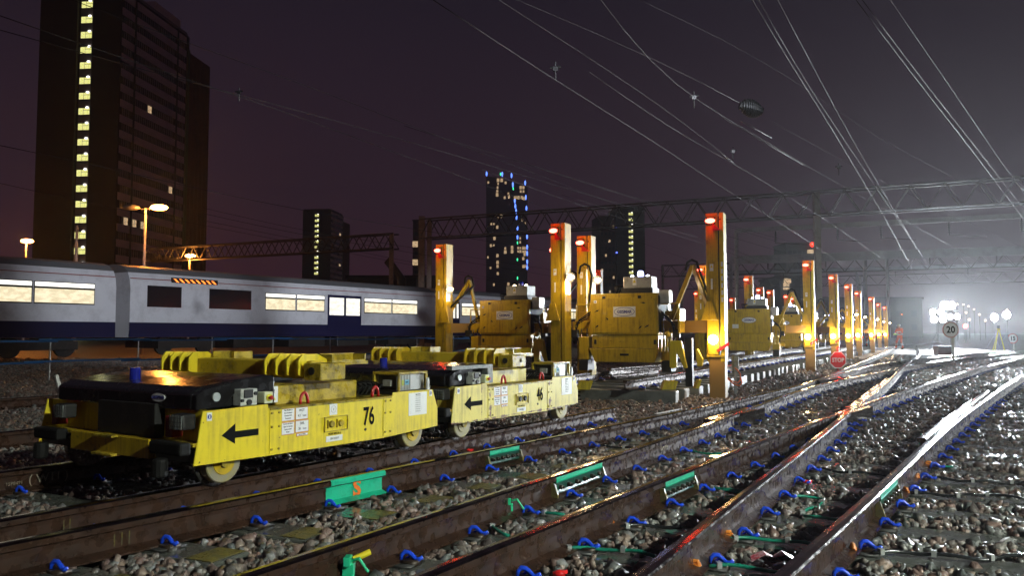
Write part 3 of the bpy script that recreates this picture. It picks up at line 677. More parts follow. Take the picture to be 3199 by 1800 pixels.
# ------------------------------------------------------------------ stacked track panel of concrete bearers
pd = Vector((math.sin(rad(28.5)), math.cos(rad(28.5)), 0)); pt = Vector((pd.y, -pd.x, 0)); P0 = Vector((2.60, 12.72, 0))
panel = tag(empty('bearer_stack'), 'long panel of grey concrete bearers with rails clipped on top, under the yellow gantries', 'track panel')
be = None
for i in range(68):
    q = P0 + pd * (.66 * i); Lb = 2.75
    if i == 0: q = q + Vector((0, -.02, 0))
    if be is None:
        be = MB().b2((-Lb, -.14, 0), (0, .14, .20)).build('bearer', CONCD, panel, bevel=.01, seg=2); o = be
    else: o = dup(be)
    o.location = q + pt * random.uniform(-.06, .06) - Vector((0, 0, .02)); o.rotation_euler = (0, 0, math.atan2(pt.y, pt.x) + (rad(7) if i == 0 else rad(random.uniform(-.6, .6))))
    if i < 24:
        en = MB().b2((0.0, -.125, .015), (.004, .125, .185)).build('end_face', CONCE, o)
for off in (-.66, -2.16):
    Pq = np.array([[*(P0 + pd * s + pt * off)][:2] for s in (-.5, 8, 16, 24, 32, 40)])
    rr = sweep(Pq, PROF, z0=.185).build('rail', [RAILW, RAILH], panel)
    for i in range(40):
        q = P0 + pd * (.66 * i) + pt * (off + .065); o = dup(clip_me, parent=panel); o.location = q + Vector((0, 0, .18)); o.rotation_euler = (0, 0, math.atan2(pt.y, pt.x))
q = atz(1850, 1238, .1); text('/E', .20, (1.02, 12.70 - .02, .10), INK, panel, rot=(rad(90), 0, rad(-20)), name='stencil')

# ------------------------------------------------------------------ track laying gantries
def logo(par, x, y, z, w, plain=False):
    h = w * .42
    if not plain: MB().box((x, y, z), (w * 1.08, .003, h * 1.15)).build('badge', WHT, par)
    pts = [(w / 2 * math.cos(a), h / 2 * math.sin(a)) for a in [2 * math.pi * i / 28 for i in range(28)]]
    MB().prism(pts, lambda p, t: (x + p[0], t, z + p[1]), y - .0035, y - .002).build('badge_ring', BLUEI, par)
    pts2 = [(p[0] * .955, p[1] * .90) for p in pts]
    MB().prism(pts2, lambda p, t: (x + p[0], t, z + p[1]), y - .005, y - .0036).build('badge_face', WHT, par)
    text('GEISMAR', h * .46, (x, y - .0056, z - .002), BLUEI, par, name='badge_lettering', bold=.0022, xs=.92)
def gantry(label, centre, deg, masts, full=True, beacon='blue', top='lit', box=True):
    a = rad(deg); o = empty('track_laying_gantry', (centre[0], centre[1], 0), -a); tag(o, label, 'track laying gantry', 'yellow track laying gantries')
    ex = np.array((math.cos(a), -math.sin(a))); ey = np.array((math.sin(a), math.cos(a)))
    loc = lambda X, Y: (float((np.array((X, Y)) - np.array(centre)) @ ex), float((np.array((X, Y)) - np.array(centre)) @ ey))
    if box:
        bx = MB().b2((-.62, 0, 1.07), (.62, .60, 1.81)).build('engine_box', YELM, o, bevel=.012, seg=2)
        MB().b2((-.585, -.012, 1.10), (.575, -.0005, 1.735)).build('door', YELM, bx, bevel=.006)
        for x in (-.36, .30): MB().b2((x - .03, -.026, 1.715), (x + .03, -.0125, 1.765)).build('hinge', BLKM, bx, bevel=.004)
        gl = MB().b2((.622, .05, 1.10), (.634, .57, 1.77)).build('radiator_grille', BLKM, bx)
        if full:
            for i in range(9): MB().b2((.634, .08 + i * .055, 1.12), (.642, .095 + i * .055, 1.75)).build('slat', BLKM, gl)
            MB().b2((-.55, -.017, 1.64), (-.50, -.0125, 1.69)).build('sticker', WHT, bx); MB().b2((-.535, -.0185, 1.65), (-.515, -.0172, 1.68)).build('sticker', BLUEI, bx)
        logo(bx, .02, -.0145, 1.48, .38 if full else .42, plain=not full)
        if not full: MB().b2((-.46, -.016, 1.24), (-.28, -.013, 1.36)).build('sticker', WHT, bx)
        MB().b2((-.60, .03, .83), (.62, .57, 1.066)).build('lower_body', YELM, o, bevel=.006)
        MB().b2((-.56, .018, .90), (-.52, .0295, .98)).build('latch', BLKM, o); MB().b2((.54, .018, .90), (.58, .0295, .98)).build('latch', BLKM, o)
        MB().prism([(-.65, .825), (.66, .825), (.56, .58), (-.53, .58)], lambda p, t: (p[0], t, p[1]), -.03, .55).build('skid_tray', YELM, o, bevel=.01)
        if full: MB().b2((-.06, -.036, .70), (.10, -.0305, .735)).build('tray_slot', BLKM, o)
        for s in (-1, 1):
            MB().b2((s * .67, .02, .62), (s * .86, .42, .78 if s > 0 else 1.03)).build('side_block', YELM, o, bevel=.008)
            MB().b2((s * .68, .0, .42), (s * .85, .36, .615)).build('roller_unit', BLKM, o, bevel=.01)
            MB().b2((s * .64, .18, 1.10), (s * 1.02, .42, 1.32)).build('cross_arm', YELM, o, bevel=.006)
        ct = MB().b2((-.05, .18, 1.91), (.47, .55, 2.12)).build('control_cabinet', GREYB, o, bevel=.008)
        MB().b2((-.08, .14, 1.812), (.50, .58, 1.905)).build('cabinet_mount', BLKM, o)
        MB().b2((.12, .1755, 1.96), (.19, .179, 2.09)).build('sticker', WHT, ct); MB().prism([(-.03, -.03), (.03, -.03), (0, .03)], lambda p, t: (.155 + p[0], t, 2.035 + p[1]), .1735, .175).build('warning_triangle', YEL, ct)
        MB().b2((.62, .1, 1.62), (.80, .35, 1.86)).build('terminal_box', mat('pale_steel_box', (.6, .6, .58), .35, dirt=(.3, .3, .28), amt=.4), o, bevel=.008)
        lm = {'lit': BLUE_L, 'off': mat('blue_beacon_cap', (.012, .02, .26), .2, coat=.5)}[top]
        MB().tube([(.22, .36, 2.12), (.22, .36, 2.20), (.22, .36, 2.23)], [.055, .055, .03], n=12).build('beacon', lm, o, smooth=True)
        for x in (.07, .36): MB().ball((x, .33, 2.12), .035, z0=0).build('cabinet_lamp', WARM_L if top == 'off' else COOL_L, o, smooth=True)
        hs = MB()
        for i in range(4): hs.tube([(-.1 - i * .03, .2, 1.82), (-.14 - i * .03, .24, 1.93 + i * .01), (-.02, .3, 1.97), (.0, .35, 1.88)], .012, n=6)
        hs.build('hose', RUB, o, smooth=True)
        for s in (-1, 1):              # rams, hoses and guard bars either side of the engine box
            for k in range(2): MB().tube([(s * (.71 + k * .11), .06, .66), (s * (.71 + k * .11), .06, 1.0)], .028, n=8).build('ram_barrel', YELG, o); MB().tube([(s * (.71 + k * .11), .06, 1.0), (s * (.71 + k * .11), .06, 1.18)], .014, n=7).build('ram_rod', STEEL, o)
            hz_ = MB()
            for k in range(3): hz_.tube([(s * (.64 + k * .03), .1, 1.5 - k * .06), (s * (.84 + k * .04), .0, 1.34 - k * .05), (s * (.93 - k * .02), .02, 1.05), (s * (.80 + k * .03), .1, .82)], .012, n=6)
            hz_.build('hose', RUB, o, smooth=True)
            MB().b2((s * .88, .0, 1.02), (s * 1.0, .1, 1.16)).build('valve_block', BLKM, o, bevel=.006); MB().b2((s * .66, .38, 1.33), (s * .98, .44, 1.50)).build('side_tank', YELM, o, bevel=.01)
            MB().tube([(s * .95, .15, 1.32), (s * .95, .15, 1.62), (s * .64, .15, 1.62)], .016, n=6).build('guard_bar', YELM, o)
        MB().b2((-.95, .48, .70), (.95, .56, .80)).build('walk_beam', YELM, o, bevel=.006)
        if full:
            for (sx, sz, sl, sa) in ((-.5, 1.22, .09, .6), (.30, 1.20, .10, .7), (.42, 1.22, .12, .5), (-.3, 1.36, .07, -.8), (.36, 1.64, .1, -.15), (-.5, 1.50, .11, .35)):
                MB().prism([(-sl / 2, -.006), (sl * .2, -.018), (sl / 2, .0), (sl * .1, .012)], lambda p, t: (sx + p[0] * math.cos(sa) - p[1] * math.sin(sa), t, sz + p[0] * math.sin(sa) + p[1] * math.cos(sa)), -.0145, -.0125).build('scrape', BLKM, bx)
        if full:
            gr = MB()
            for i in range(10): gr.tube([(.70 + .012 * (i % 2), .05, 1.35 - i * .022), (.70 + .012 * ((i + 1) % 2), .05, 1.328 - i * .022)], .006, n=5)
            gr.build('chain', STEEL, o)
            MB().ball((.80, -.02, 1.08), .055).build('pulley', YELM, o, smooth=True)
            MB().prism([(.90, .70), (.90, .52), (.94, .50), (1.02, .52), (1.02, .78), (1.15, .50), (1.20, .52), (1.10, .97), (.93, .97), (.90, .92)], lambda p, t: (p[0], t, p[1]), -.32, -.24).build('rail_clamp', YEL, o, bevel=.008)
            MB().prism([(1.33, .82), (1.37, .84), (1.46, .66), (1.44, .54), (1.36, .54)], lambda p, t: (p[0], t, p[1]), -.30, -.22).build('rail_clamp', YEL, o, bevel=.008)
            MB().b2((1.15, -.26, .20), (1.27, -.14, 1.02)).build('jack_leg', BLKM, o, bevel=.006)
            MB().b2((1.02, -.2, 1.10), (1.06, .2, 1.52)).build('arm_plate', YELM, o, bevel=.006)
            for kx in (.66, .78): MB().tube([(kx, .0, 1.0), (kx, .0, .76)], .022, n=8).build('cylinder', YELG, o)
    P = []
    for i, (X, Y, H, side, foot, wl) in enumerate(masts):
        x, y = loc(X, Y); w = .19
        ma = MB().b2((x - .15, y - .11, .62 if foot else .30), (x + .05, y + .11, H)).build('mast', YELM, o, bevel=.006)
        MB().b2((x + .052, y - .10, .9), (x + .075, y + .10, H - .06)).build('mast_guide', BLKM, ma)
        MB().b2((x + .078, y - .13, .62 if foot else .30), (x + .150, y + .13, H)).build('mast_plate', YEL if foot else YELM, ma, bevel=.004)
        MB().tube([(x + .095, y - .131, H - .12), (x + .095, y - .135, H - .12)], .014, n=8).build('pin_hole', BLKM, ma)
        MB().b2((x - .09, y - .1125, 2.15), (x - .03, y - .1105, 2.27)).build('sticker', WHT, ma); MB().prism([(-.022, -.022), (.022, -.022), (0, .022)], lambda p, t: (x - .06 + p[0], t, 2.23 + p[1]), y - .1135, y - .1126).build('warning_triangle', YEL, ma)
        MB().b2((x - .075, y - .1125, 1.84), (x - .045, y - .1105, 2.02)).build('sticker', WHT, ma)
        if foot and full:
            for j in range(6): MB().b2((x + .10, y - .1325, 1.62 + j * .12), (x + .13, y - .1305, 1.70 + j * .12)).build('sticker', WHT, ma)
        rl = MB().b2((x - .135, y - .16, H - .20), (x + .015, y - .112, H - .08)).build('lamp_box', BLKM, ma, bevel=.006)
        MB().ball((x - .06, y - .175, H - .14), .085, sc=(1, .45, .5)).build('lamp_lens', RED_L, rl, smooth=True)
        MB().prism([(.0, 0), (.14, -.12), (.0, -.12)], lambda p, t: (x - .02 + p[0], t, H - .19 + p[1]), y - .20, y - .13).build('lamp_hood', REDP, ma)
        light('POINT', (x - .06, y - .24, H - .14), 3, (1, .03, .01), o, .04, 'red_lamp_light')
        if foot:
            MB().b2((x - .12, y - .12, -.03), (x + .14, y + .12, .70)).build('foot', mat('dirty_ochre_steel', (.32, .20, .06), .42, dirt=(.09, .05, .03), amt=.6, scale=5, bump=.15, rvar=.1), o, bevel=.006)
            MB().b2((x - .16, y - .15, .70), (x + .15, y + .14, .73)).build('foot_shelf', YELG, o)
            fb = MB().b2((x - .13, y - .13, .735), (x + .05, y + .1, .90)).build('lamp_bracket', YELM, o, bevel=.006)
            MB().ball((x - .04, y - .17, .99), .082, sc=(1, .6, 1)).build('foot_lamp', WARM_L, o, smooth=True)
            light('POINT', (x - .04, y - .30, .99), foot * .5, (1, .66, .33), o, .07, 'foot_lamp_light')
            MB().bar((x + .02, y - .15, .80), (x + .22, y - .15, .93), .03, .05).build('red_lever', REDP, o)
        if wl:
            sd = 1 if side < 0 else -1
            h = MB().tube([(x + .17 * (1 if sd > 0 else 1), y - .05, wl), (x + .24, y - .12, wl - .01), (x + .30, y - .20, wl - .02)], [.05, .06, .085], n=14).build('work_lamp', BLKM, ma)
            MB().ball((x + .305, y - .205, wl - .02), .058, sc=(1.1, 1, .7)).build('work_lamp_lens', WARM_L, h, smooth=True)
            light('POINT', (x + .38, y - .33, wl - .05), 26, (1, .70, .38), o, .08, 'work_lamp_light')
        # strut pair and arm back to the box
        s = -1 if x < 0 else 1
        if box:
            ax, az = s * (abs(x) * .62 + .18), 2.28
            st = MB().bar((s * .80, .25, 1.34), (ax, .2, az), .05, .075).build('strut', YELM, o, bevel=.004)
            MB().bar((x - .02 - s * .08, y, 1.42), (ax, .2, az), .05, .075).build('strut', YELM, o, bevel=.004)
            MB().tube([(ax - .12, .18, az - .08), (ax - .08, .16, az + .06), (ax, .15, az + .10), (ax + .08, .16, az + .06), (ax + .13, .18, az - .12), (x - .06 * s, y - .05, 1.55)], .022, n=7).build('hose', RUB, o, smooth=True)
            MB().bar((s * 1.0, .3, 1.21), (x, y, 1.21), .20, .21).build('cross_beam', mat('dirty_ochre_steel', (.32, .20, .06), .42), o)
            MB().prism([(-.14, 0), (.14, 0), (.05, .32), (-.05, .32)], lambda p, t: (x + p[0] - .1 * s, t, 1.32 + p[1]), y - .14, y - .11).build('gusset', YELM, o, bevel=.004)
    return o
gantry('large yellow gantry with badged engine box, lit blue beacon, in the middle of the row', (1.99, 14.2), 25, [(1.43, 15.3, 2.97, -1, 0, 2.12), (3.48, 13.5, 3.14, 1, 34, 0)])
gantry('yellow gantry straddling rails behind trolley 46, its blue beacon unlit', (-.17, 17.1), 30, [(-1.50, 17.5, 3.05, -1, 0, 2.07), (.89, 14.5, 3.10, 1, 0, 2.12)], top='off')
gantry('yellow gantry with plain oval badge and bright beacon just beyond the tallest mast', (6.95, 23.4), 26, [(5.95, 24.7, 3.2, -1, 0, 2.9), (8.6, 23.0, 3.2, 1, 55, 0)], full=False)
gantry('smaller yellow gantry seen through the strut pair left of the STOP board', (10.3, 30.2), 26, [(8.5, 28.5, 3.15, -1, 0, 0), (11.5, 28.4, 3.2, 1, 70, 0)], full=False)
gantry('distant yellow gantry with a white beacon between two lit masts', (12.9, 36), 26, [(11.1, 35.5, 3.15, -1, 0, 0), (14.4, 34, 3.2, 1, 70, 1.9)], full=False)
gantry('distant yellow gantry fourth of the far masts back from the STOP board', (15.0, 40.5), 26, [(12.3, 37.8, 3.15, -1, 0, 0), (17.2, 39.5, 3.2, 1, 70, 1.9)], full=False)
gantry('far yellow gantry half hidden by lamp glare', (18.4, 47), 26, [(15.4, 43.5, 3.1, -1, 0, 0), (20.8, 46, 3.2, 1, 70, 1.9)], full=False)
gantry('far yellow gantry last but one towards the standing person', (23, 56), 26, [(14.2, 41, 3.1, -1, 0, 0), (25.6, 55.5, 3.2, 1, 80, 1.9)], full=False)
gantry('farthest yellow gantry, its end mast beside the standing person', (26.5, 62.5), 26, [(12.5, 45, 3.1, -1, 0, 0), (29.1, 62, 3.2, 1, 80, 1.9)], full=False)
gantry('yellow gantry mast and box farther back between the two big engine boxes', (4.9, 27.6), 26, [(2.86, 26.5, 3.2, -1, 0, 0), (9.3, 39.8, 3.2, 1, 0, 1.9)], full=False)

# grey junction box and looped orange cable by the tall mast foot
jb = MB().b2((-.05, -.06, .42), (.05, .06, .70)).build('junction_box', GREYB, bevel=.01); q = atz(2285, 1205, 0); jb.location = (4.0, 14.3, 0); tag(jb, 'small grey junction box on a stake beside the tallest mast foot', 'junction box')
MB().b2((-.02, -.02, -.04), (.02, .02, .42)).build('stake', GALV, jb)
P_ = [(2270, 1177), (2285, 1190), (2305, 1197), (2315, 1185), (2312, 1168), (2303, 1156), (2296, 1150)]
cb = MB().tube([atY(x, y, 13.9 + .05 * i) for i, (x, y) in enumerate(P_)] , .012, n=6); cb.tube([atY(x, y, 13.8) for x, y in ((2270, 1181), (2292, 1200), (2310, 1206), (2318, 1196), (2312, 1180))], .012, n=6)
tag(cb.build('cable', mat('orange_cable', (.75, .13, .03), .4), smooth=True), 'looped orange cable hanging right of the tallest mast foot', 'cable')
# loose yellow packing shoes on the panel
for i, (x, y, n_) in enumerate(((2075, 1205, 4), (2180, 1180, 1), (1810, 1190, 4))):
    m = MB()
    for k in range(n_): m.prism([(-.06, 0), (.0, .14), (.05, .14), (.0, 0)], lambda p, t: (p[0] + k * .055, t, p[1]), -.08, .10)
    o = m.build('packing_shoe', YEL, bevel=.004); q = atY(x, y + 12, 12.9 + (.3 if i == 1 else 0)); o.location = (q.x, q.y, .19)
    tag(o, ['row of four yellow packing shoes on the nearest concrete bearer', 'single yellow packing shoe beside the dark jack leg', 'yellow packing shoes just behind trolley 46'][i], 'packing shoe')
# spare rail lengths lying under the big gantry
for i, (a_, b_, z) in enumerate((((1905, 1150), (2060, 1138), .42), ((1915, 1158), (2055, 1148), .36))):
    p, q = atz(*a_, z), atz(*b_, z); o = sweep([(p.x, p.y), ((p.x + q.x) / 2, (p.y + q.y) / 2), (q.x, q.y)], PROF, z0=z - .17).build('rail_length', [RAILW, RAILH])
    tag(o, ['upper cut rail length lying under the big gantry tray', 'lower cut rail length lying under the big gantry tray'][i], 'rail')

# ------------------------------------------------------------------ train
TA = rad(33.2); T0 = Vector((-18.4, 28.5, 0)); TD = Vector((math.sin(TA), math.cos(TA), 0)); TROT = math.atan2(TD.y, TD.x)
TW = mat('train_white', (.68, .69, .72), .65, dirt=(.50, .50, .52), amt=.4, scale=1.2, spec=.25)
TN = mat('train_navy', (.005, .006, .045), .5, spec=.3)
TR = mat('train_roof_grey', (.16, .165, .17), .5)
TRED = mat('train_red_line', (.30, .02, .01), .4)
def lit_pane(name, c1, c2, s):
    if name in MATS: return MATS[name]
    m, t, b = nodes_of(name); co = t.nodes.new('ShaderNodeTexCoord'); n = t.nodes.new('ShaderNodeTexNoise'); n.inputs['Scale'].default_value = 2.2; n.inputs['Detail'].default_value = 3
    mp = t.nodes.new('ShaderNodeMapping'); mp.inputs['Scale'].default_value = (1.2, 1, 2.6); link(t, co.outputs['Object'], mp.inputs[0]); link(t, mp.outputs[0], n.inputs[0]); r = t.nodes.new('ShaderNodeValToRGB'); link(t, n.outputs[0], r.inputs[0]); r.color_ramp.elements[0].color = (*c1, 1); r.color_ramp.elements[0].position = .42; r.color_ramp.elements[1].color = (*c2, 1); r.color_ramp.elements[1].position = .56
    link(t, r.outputs[0], b.inputs['Emission Color']); b.inputs['Emission Strength'].default_value = s; b.inputs['Base Color'].default_value = (.02, .02, .02, 1); b.inputs['Roughness'].default_value = .1
    MATS[name] = m; return m
PANE = lit_pane('lit_saloon', (.82, .70, .45), (1, .90, .62), 1.1); STRIP = emit('saloon_ceiling_light', (1, .97, .86), 1.6); DOORL = lit_pane('lit_vestibule', (.8, .78, .68), (1, .98, .9), 1.25)
prof = [(.06, .92), (0, 1.25), (0, 2.95), (.06, 3.30), (.22, 3.62), (.55, 3.86), (1.0, 3.97), (1.4, 4.0), (1.8, 3.97), (2.25, 3.86), (2.58, 3.62), (2.74, 3.30), (2.8, 2.95), (2.8, 1.25), (2.74, .92)]
def carriage(t0, t1, wins, doors, dark, label):
    o = empty('train_carriage', T0 + TD * t0, TROT); tag(o, label, 'train carriage', 'carriages of the passing train'); L = t1 - t0
    fn = lambda p, t: (t, p[0], p[1])
    MB().prism([(x, min(z, 3.62)) for x, z in prof if z <= 3.62], fn, 0, L).build('body', TW, o)
    MB().prism([(.22, 3.621), (.55, 3.86), (1.0, 3.97), (1.4, 4.0), (1.8, 3.97), (2.25, 3.86), (2.58, 3.621)], fn, 0.02, L - .02).build('roof', TR, o)
    MB().b2((0, -.004, .93), (L, .058, 1.54)).build('navy_band', TN, o); MB().b2((.02, .035, 3.36), (L - .02, .075, 3.385)).build('cantrail_line', TRED, o)
    for a, b in wins:
        n = max(1, round((b - a) / 1.9)); w = (b - a) / n
        for i in range(n):
            u0, u1 = a - t0 + i * w + .06, a - t0 + (i + 1) * w - .06
            f = MB().b2((u0 - .03, -.010, 2.20), (u1 + .03, -.001, 3.05)).build('window', BLKM, o)
            MB().b2((u0, -.016, 2.25), (u1, -.0105, 2.78)).build('pane', PANE if not dark else GLASSD, f)
            if not dark: MB().b2((u0, -.016, 2.86), (u1, -.0105, 3.02)).build('upper_pane', STRIP, f)
            else: MB().b2((u0, -.016, 2.86), (u1, -.0105, 3.02)).build('upper_pane', GLASSD, f)
    for a, b in doors:
        d = MB().b2((a - t0, -.012, 1.20), (b - t0, -.001, 3.12)).build('door', TN, o)
        for k in (0, 1):
            m = (a + b) / 2 - t0; u0, u1 = (a - t0 + .12, m - .08) if k == 0 else (m + .08, b - t0 - .12)
            MB().b2((u0, -.019, 2.05), (u1, -.0125, 2.98)).build('pane', DOORL if not dark else GLASSD, d)
    for u in (2.8, L - 2.8):
        bg_ = MB().b2((u - 1.4, .15, .45), (u + 1.4, 2.6, .78)).build('bogie', BLKM, o)
        for du in (-1.0, 1.0): MB().tube([(u + du, .35, .56), (u + du, .5, .56)], .40, n=20).build('wheel', BLKM, o)
    for i in range(3): MB().b2((5.2 + i * 3.3, .12, .40), (7.6 + i * 3.3, 2.6, .915)).build('equipment_case', BLKM, o, bevel=.02)
    return o
carriage(-16, 4.35, [(-15, -8.3), (-5.5, -1.4), (-1.2, 3.5)], [(-8.1, -5.9)], False, 'white train carriage with bright windows entering at the picture edge')
c2 = carriage(4.95, 25.0, [(11.8, 15.7), (18.6, 23.2)], [(15.9, 18.4)], False, 'white train carriage with an unlit leading end and orange display')
for a, b in ((5.7, 7.3), (8.7, 11.0)):
    f = MB().b2((a - 4.95, -.010, 2.2), (b - 4.95, -.001, 3.1)).build('window', GLASSD, c2)
ds = MB().b2((1.9, .02, 3.28), (4.2, .10, 3.50)).build('destination_display', BLKM, c2)
dd = MB()
for i in range(8):
    for j in range(3): dd.bar((1.98 + i * .27 + j * .06, .012, 3.44 - j * .05), (2.10 + i * .27 + j * .06, .012, 3.41 - j * .05), .012, .018)
dd.build('display_dots', emit('amber_leds', (1, .22, .03), 5), ds)
carriage(25.6, 45.6, [(27.6, 30.9), (33.6, 38.2), (40.8, 44.6)], [(25.7 + .9, 27.4), (31.1, 33.4), (38.4, 40.6)], False, 'white train carriage passing behind the first orange mast')
carriage(46.2, 66.2, [(48.0, 52), (54.6, 59), (61.6, 65)], [(52.2, 54.4), (59.2, 61.4)], False, 'farthest white train carriage glimpsed between gantry masts')

# ------------------------------------------------------------------ blue barrier
BP = mat('blue_barrier_tube', (.02, .10, .26), .4, coat=.3); br = tag(empty('safety_barrier', (-10.6, 18.3, 0), math.atan2(Gd[1], Gd[0])), 'low barrier of blue tubes on white posts in front of the train', 'barrier')
for i, s in enumerate([-2.2, 0, 2.15, 4.3, 6.4, 8.7, 10.8, 13, 15.2, 17.4, 19.6, 21.8]):
    MB().tube([(s, 0, -.03), (s, 0, .98)], .018, n=8).build('post', GALV, br)
for i in range(9):
    s = -2.6 + i * 2.3; z = .92 + (.03 if i % 2 else 0) * (1 if i < 5 else -1); j = .05 * (i % 2)
    MB().tube([(s, -.03 - j, z), (s + 2.75, -.03 - j, z - .01)], .022, n=8).build('rail_tube', BP, br)
    MB().tube([(s - .3, -.03 - j, z - .50), (s + 2.45, -.03 - j, z - .49)], .022, n=8).build('rail_tube', BP, br)

# ------------------------------------------------------------------ towers
TD1 = mat('dark_tower_panel', (.035, .028, .022), .7, dirt=(.02, .016, .014), amt=.5, scale=.2)
SPN = mat('pink_grey_spandrel', (.80, .66, .63), .7, dirt=(.66, .54, .5), amt=.5, scale=.3)
BRK = mat('dark_red_brick', (.11, .035, .022), .8, dirt=(.05, .02, .015), amt=.5, scale=.4)
GRNS = mat('green_cladding', (.07, .10, .02), .6)
STW = lit_pane('stair_window_light', (.85, .84, .20), (1, .97, .40), 1.0)
STL = emit('stair_tube_light', (1, .98, .9), 3)
WRM = lit_pane('lit_flat_window', (.5, .32, .16), (1, .72, .42), .8)
DWN = mat('dark_flat_window', (.02, .018, .02), .2); MUL = mat('pale_window_frame', (.26, .22, .21), .6)
def tower(label, X, Y, deg, w_front, d_side, storeys, sh, stair_x, split=.68, detail=True, lit=(), stair_skip=()):
    """local x: along the front (from the shared corner to the -x end), y: along the side, away"""
    a = rad(deg); o = empty('tower_block', (X, Y, 0), -a); tag(o, label, 'tower block'); H = storeys * sh + 1.5; ds = d_side * split
    MB().b2((-w_front, 0, -.03), (stair_x - 1.55, ds, H)).build('front_wall', TD1, o)
    MB().b2((stair_x + 1.35, 0, -.03), (0, ds, H)).build('front_wall', TD1, o)
    MB().b2((stair_x - 1.55, .55, -.03), (stair_x + 1.35, ds, H)).build('stair_wall', TD1, o)
    MB().b2((-w_front * .9, ds, -.03), (-.6, d_side, H - sh * 1.0)).build('rear_wing', BRK, o)
    sd = MB().b2((.0, ds - 1.0, -.03), (.25, ds - .05, H - sh)).build('green_strip', GRNS, o)
    for k in range(6): MB().b2((-.58, ds + 1 + k * (d_side - ds - 2) / 5, 2), (-.50, ds + 1.25 + k * (d_side - ds - 2) / 5, H - sh - 2)).build('pilaster', BRK, o)
    pn = sw = None
    for k in range(storeys):
        z = 1.0 + k * sh
        if sw is None or True:
            m = MB().b2((stair_x - 1.25, .50, z + sh * .50), (stair_x + 1.05, .545, z + sh * .98)).build('spandrel', MUL, o) if pn is None else dup(pn, (0, 0, (k - k0) * sh))
            if pn is None: pn = m; k0 = k
        if k in stair_skip: continue
        if sw is None:
            sw = MB().b2((-1.2, .46, 0), (1.0, .54, sh * .50)).build('stair_window', MUL, o); sw.location = (stair_x, 0, z); k1 = k
            subs = [MB().b2((-1.12, .44, .10), (-.28, .455, sh * .45)).build('pane', STW, sw), MB().b2((-.20, .44, .10), (.92, .455, sh * .30)).build('pane', STW, sw), MB().b2((-.20, .44, sh * .33), (.92, .455, sh * .45)).build('pane', STW, sw),
                    MB().ball((.50, .38, sh * .48), .24, n=8, m=5, sc=(1.3, .6, .8)).build('stair_lamp', STL, sw, smooth=True)]
        else:
            c_ = dup(sw, (stair_x, 0, z))
            for s_ in subs: dup(s_, parent=c_)
    # side face: spandrel bands and windows
    b0 = None; n = 16 if detail else 7; wl = (ds - 2.4) / n; w0 = {}
    for k in range(storeys):
        z = 1.0 + k * sh
        if b0 is None: b0 = MB().b2((.001, .4, sh * .50), (.14, ds - 1.4, sh * .98)).build('spandrel', SPN, o); b0.location = (0, 0, z)
        else: dup(b0, (0, 0, z))
        if detail and k > 17: pass
        for i in range(n):
            li = (k, i) in lit
            if (i == 2 or i == n - 3) and detail: continue
            if li not in w0:
                f = MB().b2((.001, .06, -.02), (.05, wl - .06, sh * .47)).build('window', DWN if not li else WRM, o)
                mm = MB().b2((.052, .04, -.04), (.09, .12, sh * .49)); mm.b2((.052, wl * .5 - .04, -.04), (.09, wl * .5 + .04, sh * .49)); mm.build('mullion', MUL, f); w0[li] = (f, f.children[0])
                f.location = (0, 1.0 + i * wl, z)
            else:
                if detail or rnd() < .9:
                    f = dup(w0[li][0], (0, 1.0 + i * wl, z)); dup(w0[li][1], parent=f)
    if detail:
        for yy in (1.0 + 2.5 * wl, 1.0 + (n - 2.5) * wl): MB().b2((.001, yy - .25, 0), (.22, yy + .25, H)).build('drain_shaft', TD1, o)
    MB().b2((-w_front + .3, .3, H), (-.3, ds - .3, H + .8)).build('parapet', MUL if detail else TD1, o)
    if detail: MB().b2((-w_front * .7, ds * .55, H + .8), (-1.5, ds - 1, H + 3.2)).build('plant_room', SPN, o)
    return o
tower('tall dark tower block with a column of yellow-lit stair windows, biggest on the skyline', -68.8, 137, 5.7, 15.2, 34, 22, 2.75, -6.6, .70, True,
      lit={(15, 6), (11, 13), (10, 12), (7, 3), (7, 5), (7, 1)})
tower('small tower block with a lit stair column standing low beyond the train roof', -93.8, 409, 6, 15, 34, 23, 2.75, -7.5, .6, False, lit={(19, 5), (13, 5), (7, 5)}, stair_skip=(1, 10))
o = tower('slim dark tower block with a lit stair column behind the second gantry', 62.0, 369, -8, 13.5, 20, 21, 2.75, -6.5, .8, False, stair_skip=(5, 9)); 
for z, n_ in ((38, 3), (50, 2)): MB().b2((-14.2, -1.2, z), (-13.9 + n_ * .1, -.9, z + .6)).build('aviation_light', emit('small_blue_light', (.1, .15, 1), 5), o)
w = MB().b2((-21, 2, 0), (-13.55, 18, 56)).build('side_wing', BRK, o)
for k in range(14):
    for j in range(4): MB().b2((-20.4 + j * 1.8, 1.93, 6 + k * 3.4), (-19.6 + j * 1.8, 1.998, 7.2 + k * 3.4)).build('window', DWN if (k * 3 + j) % 7 else WRM, o)
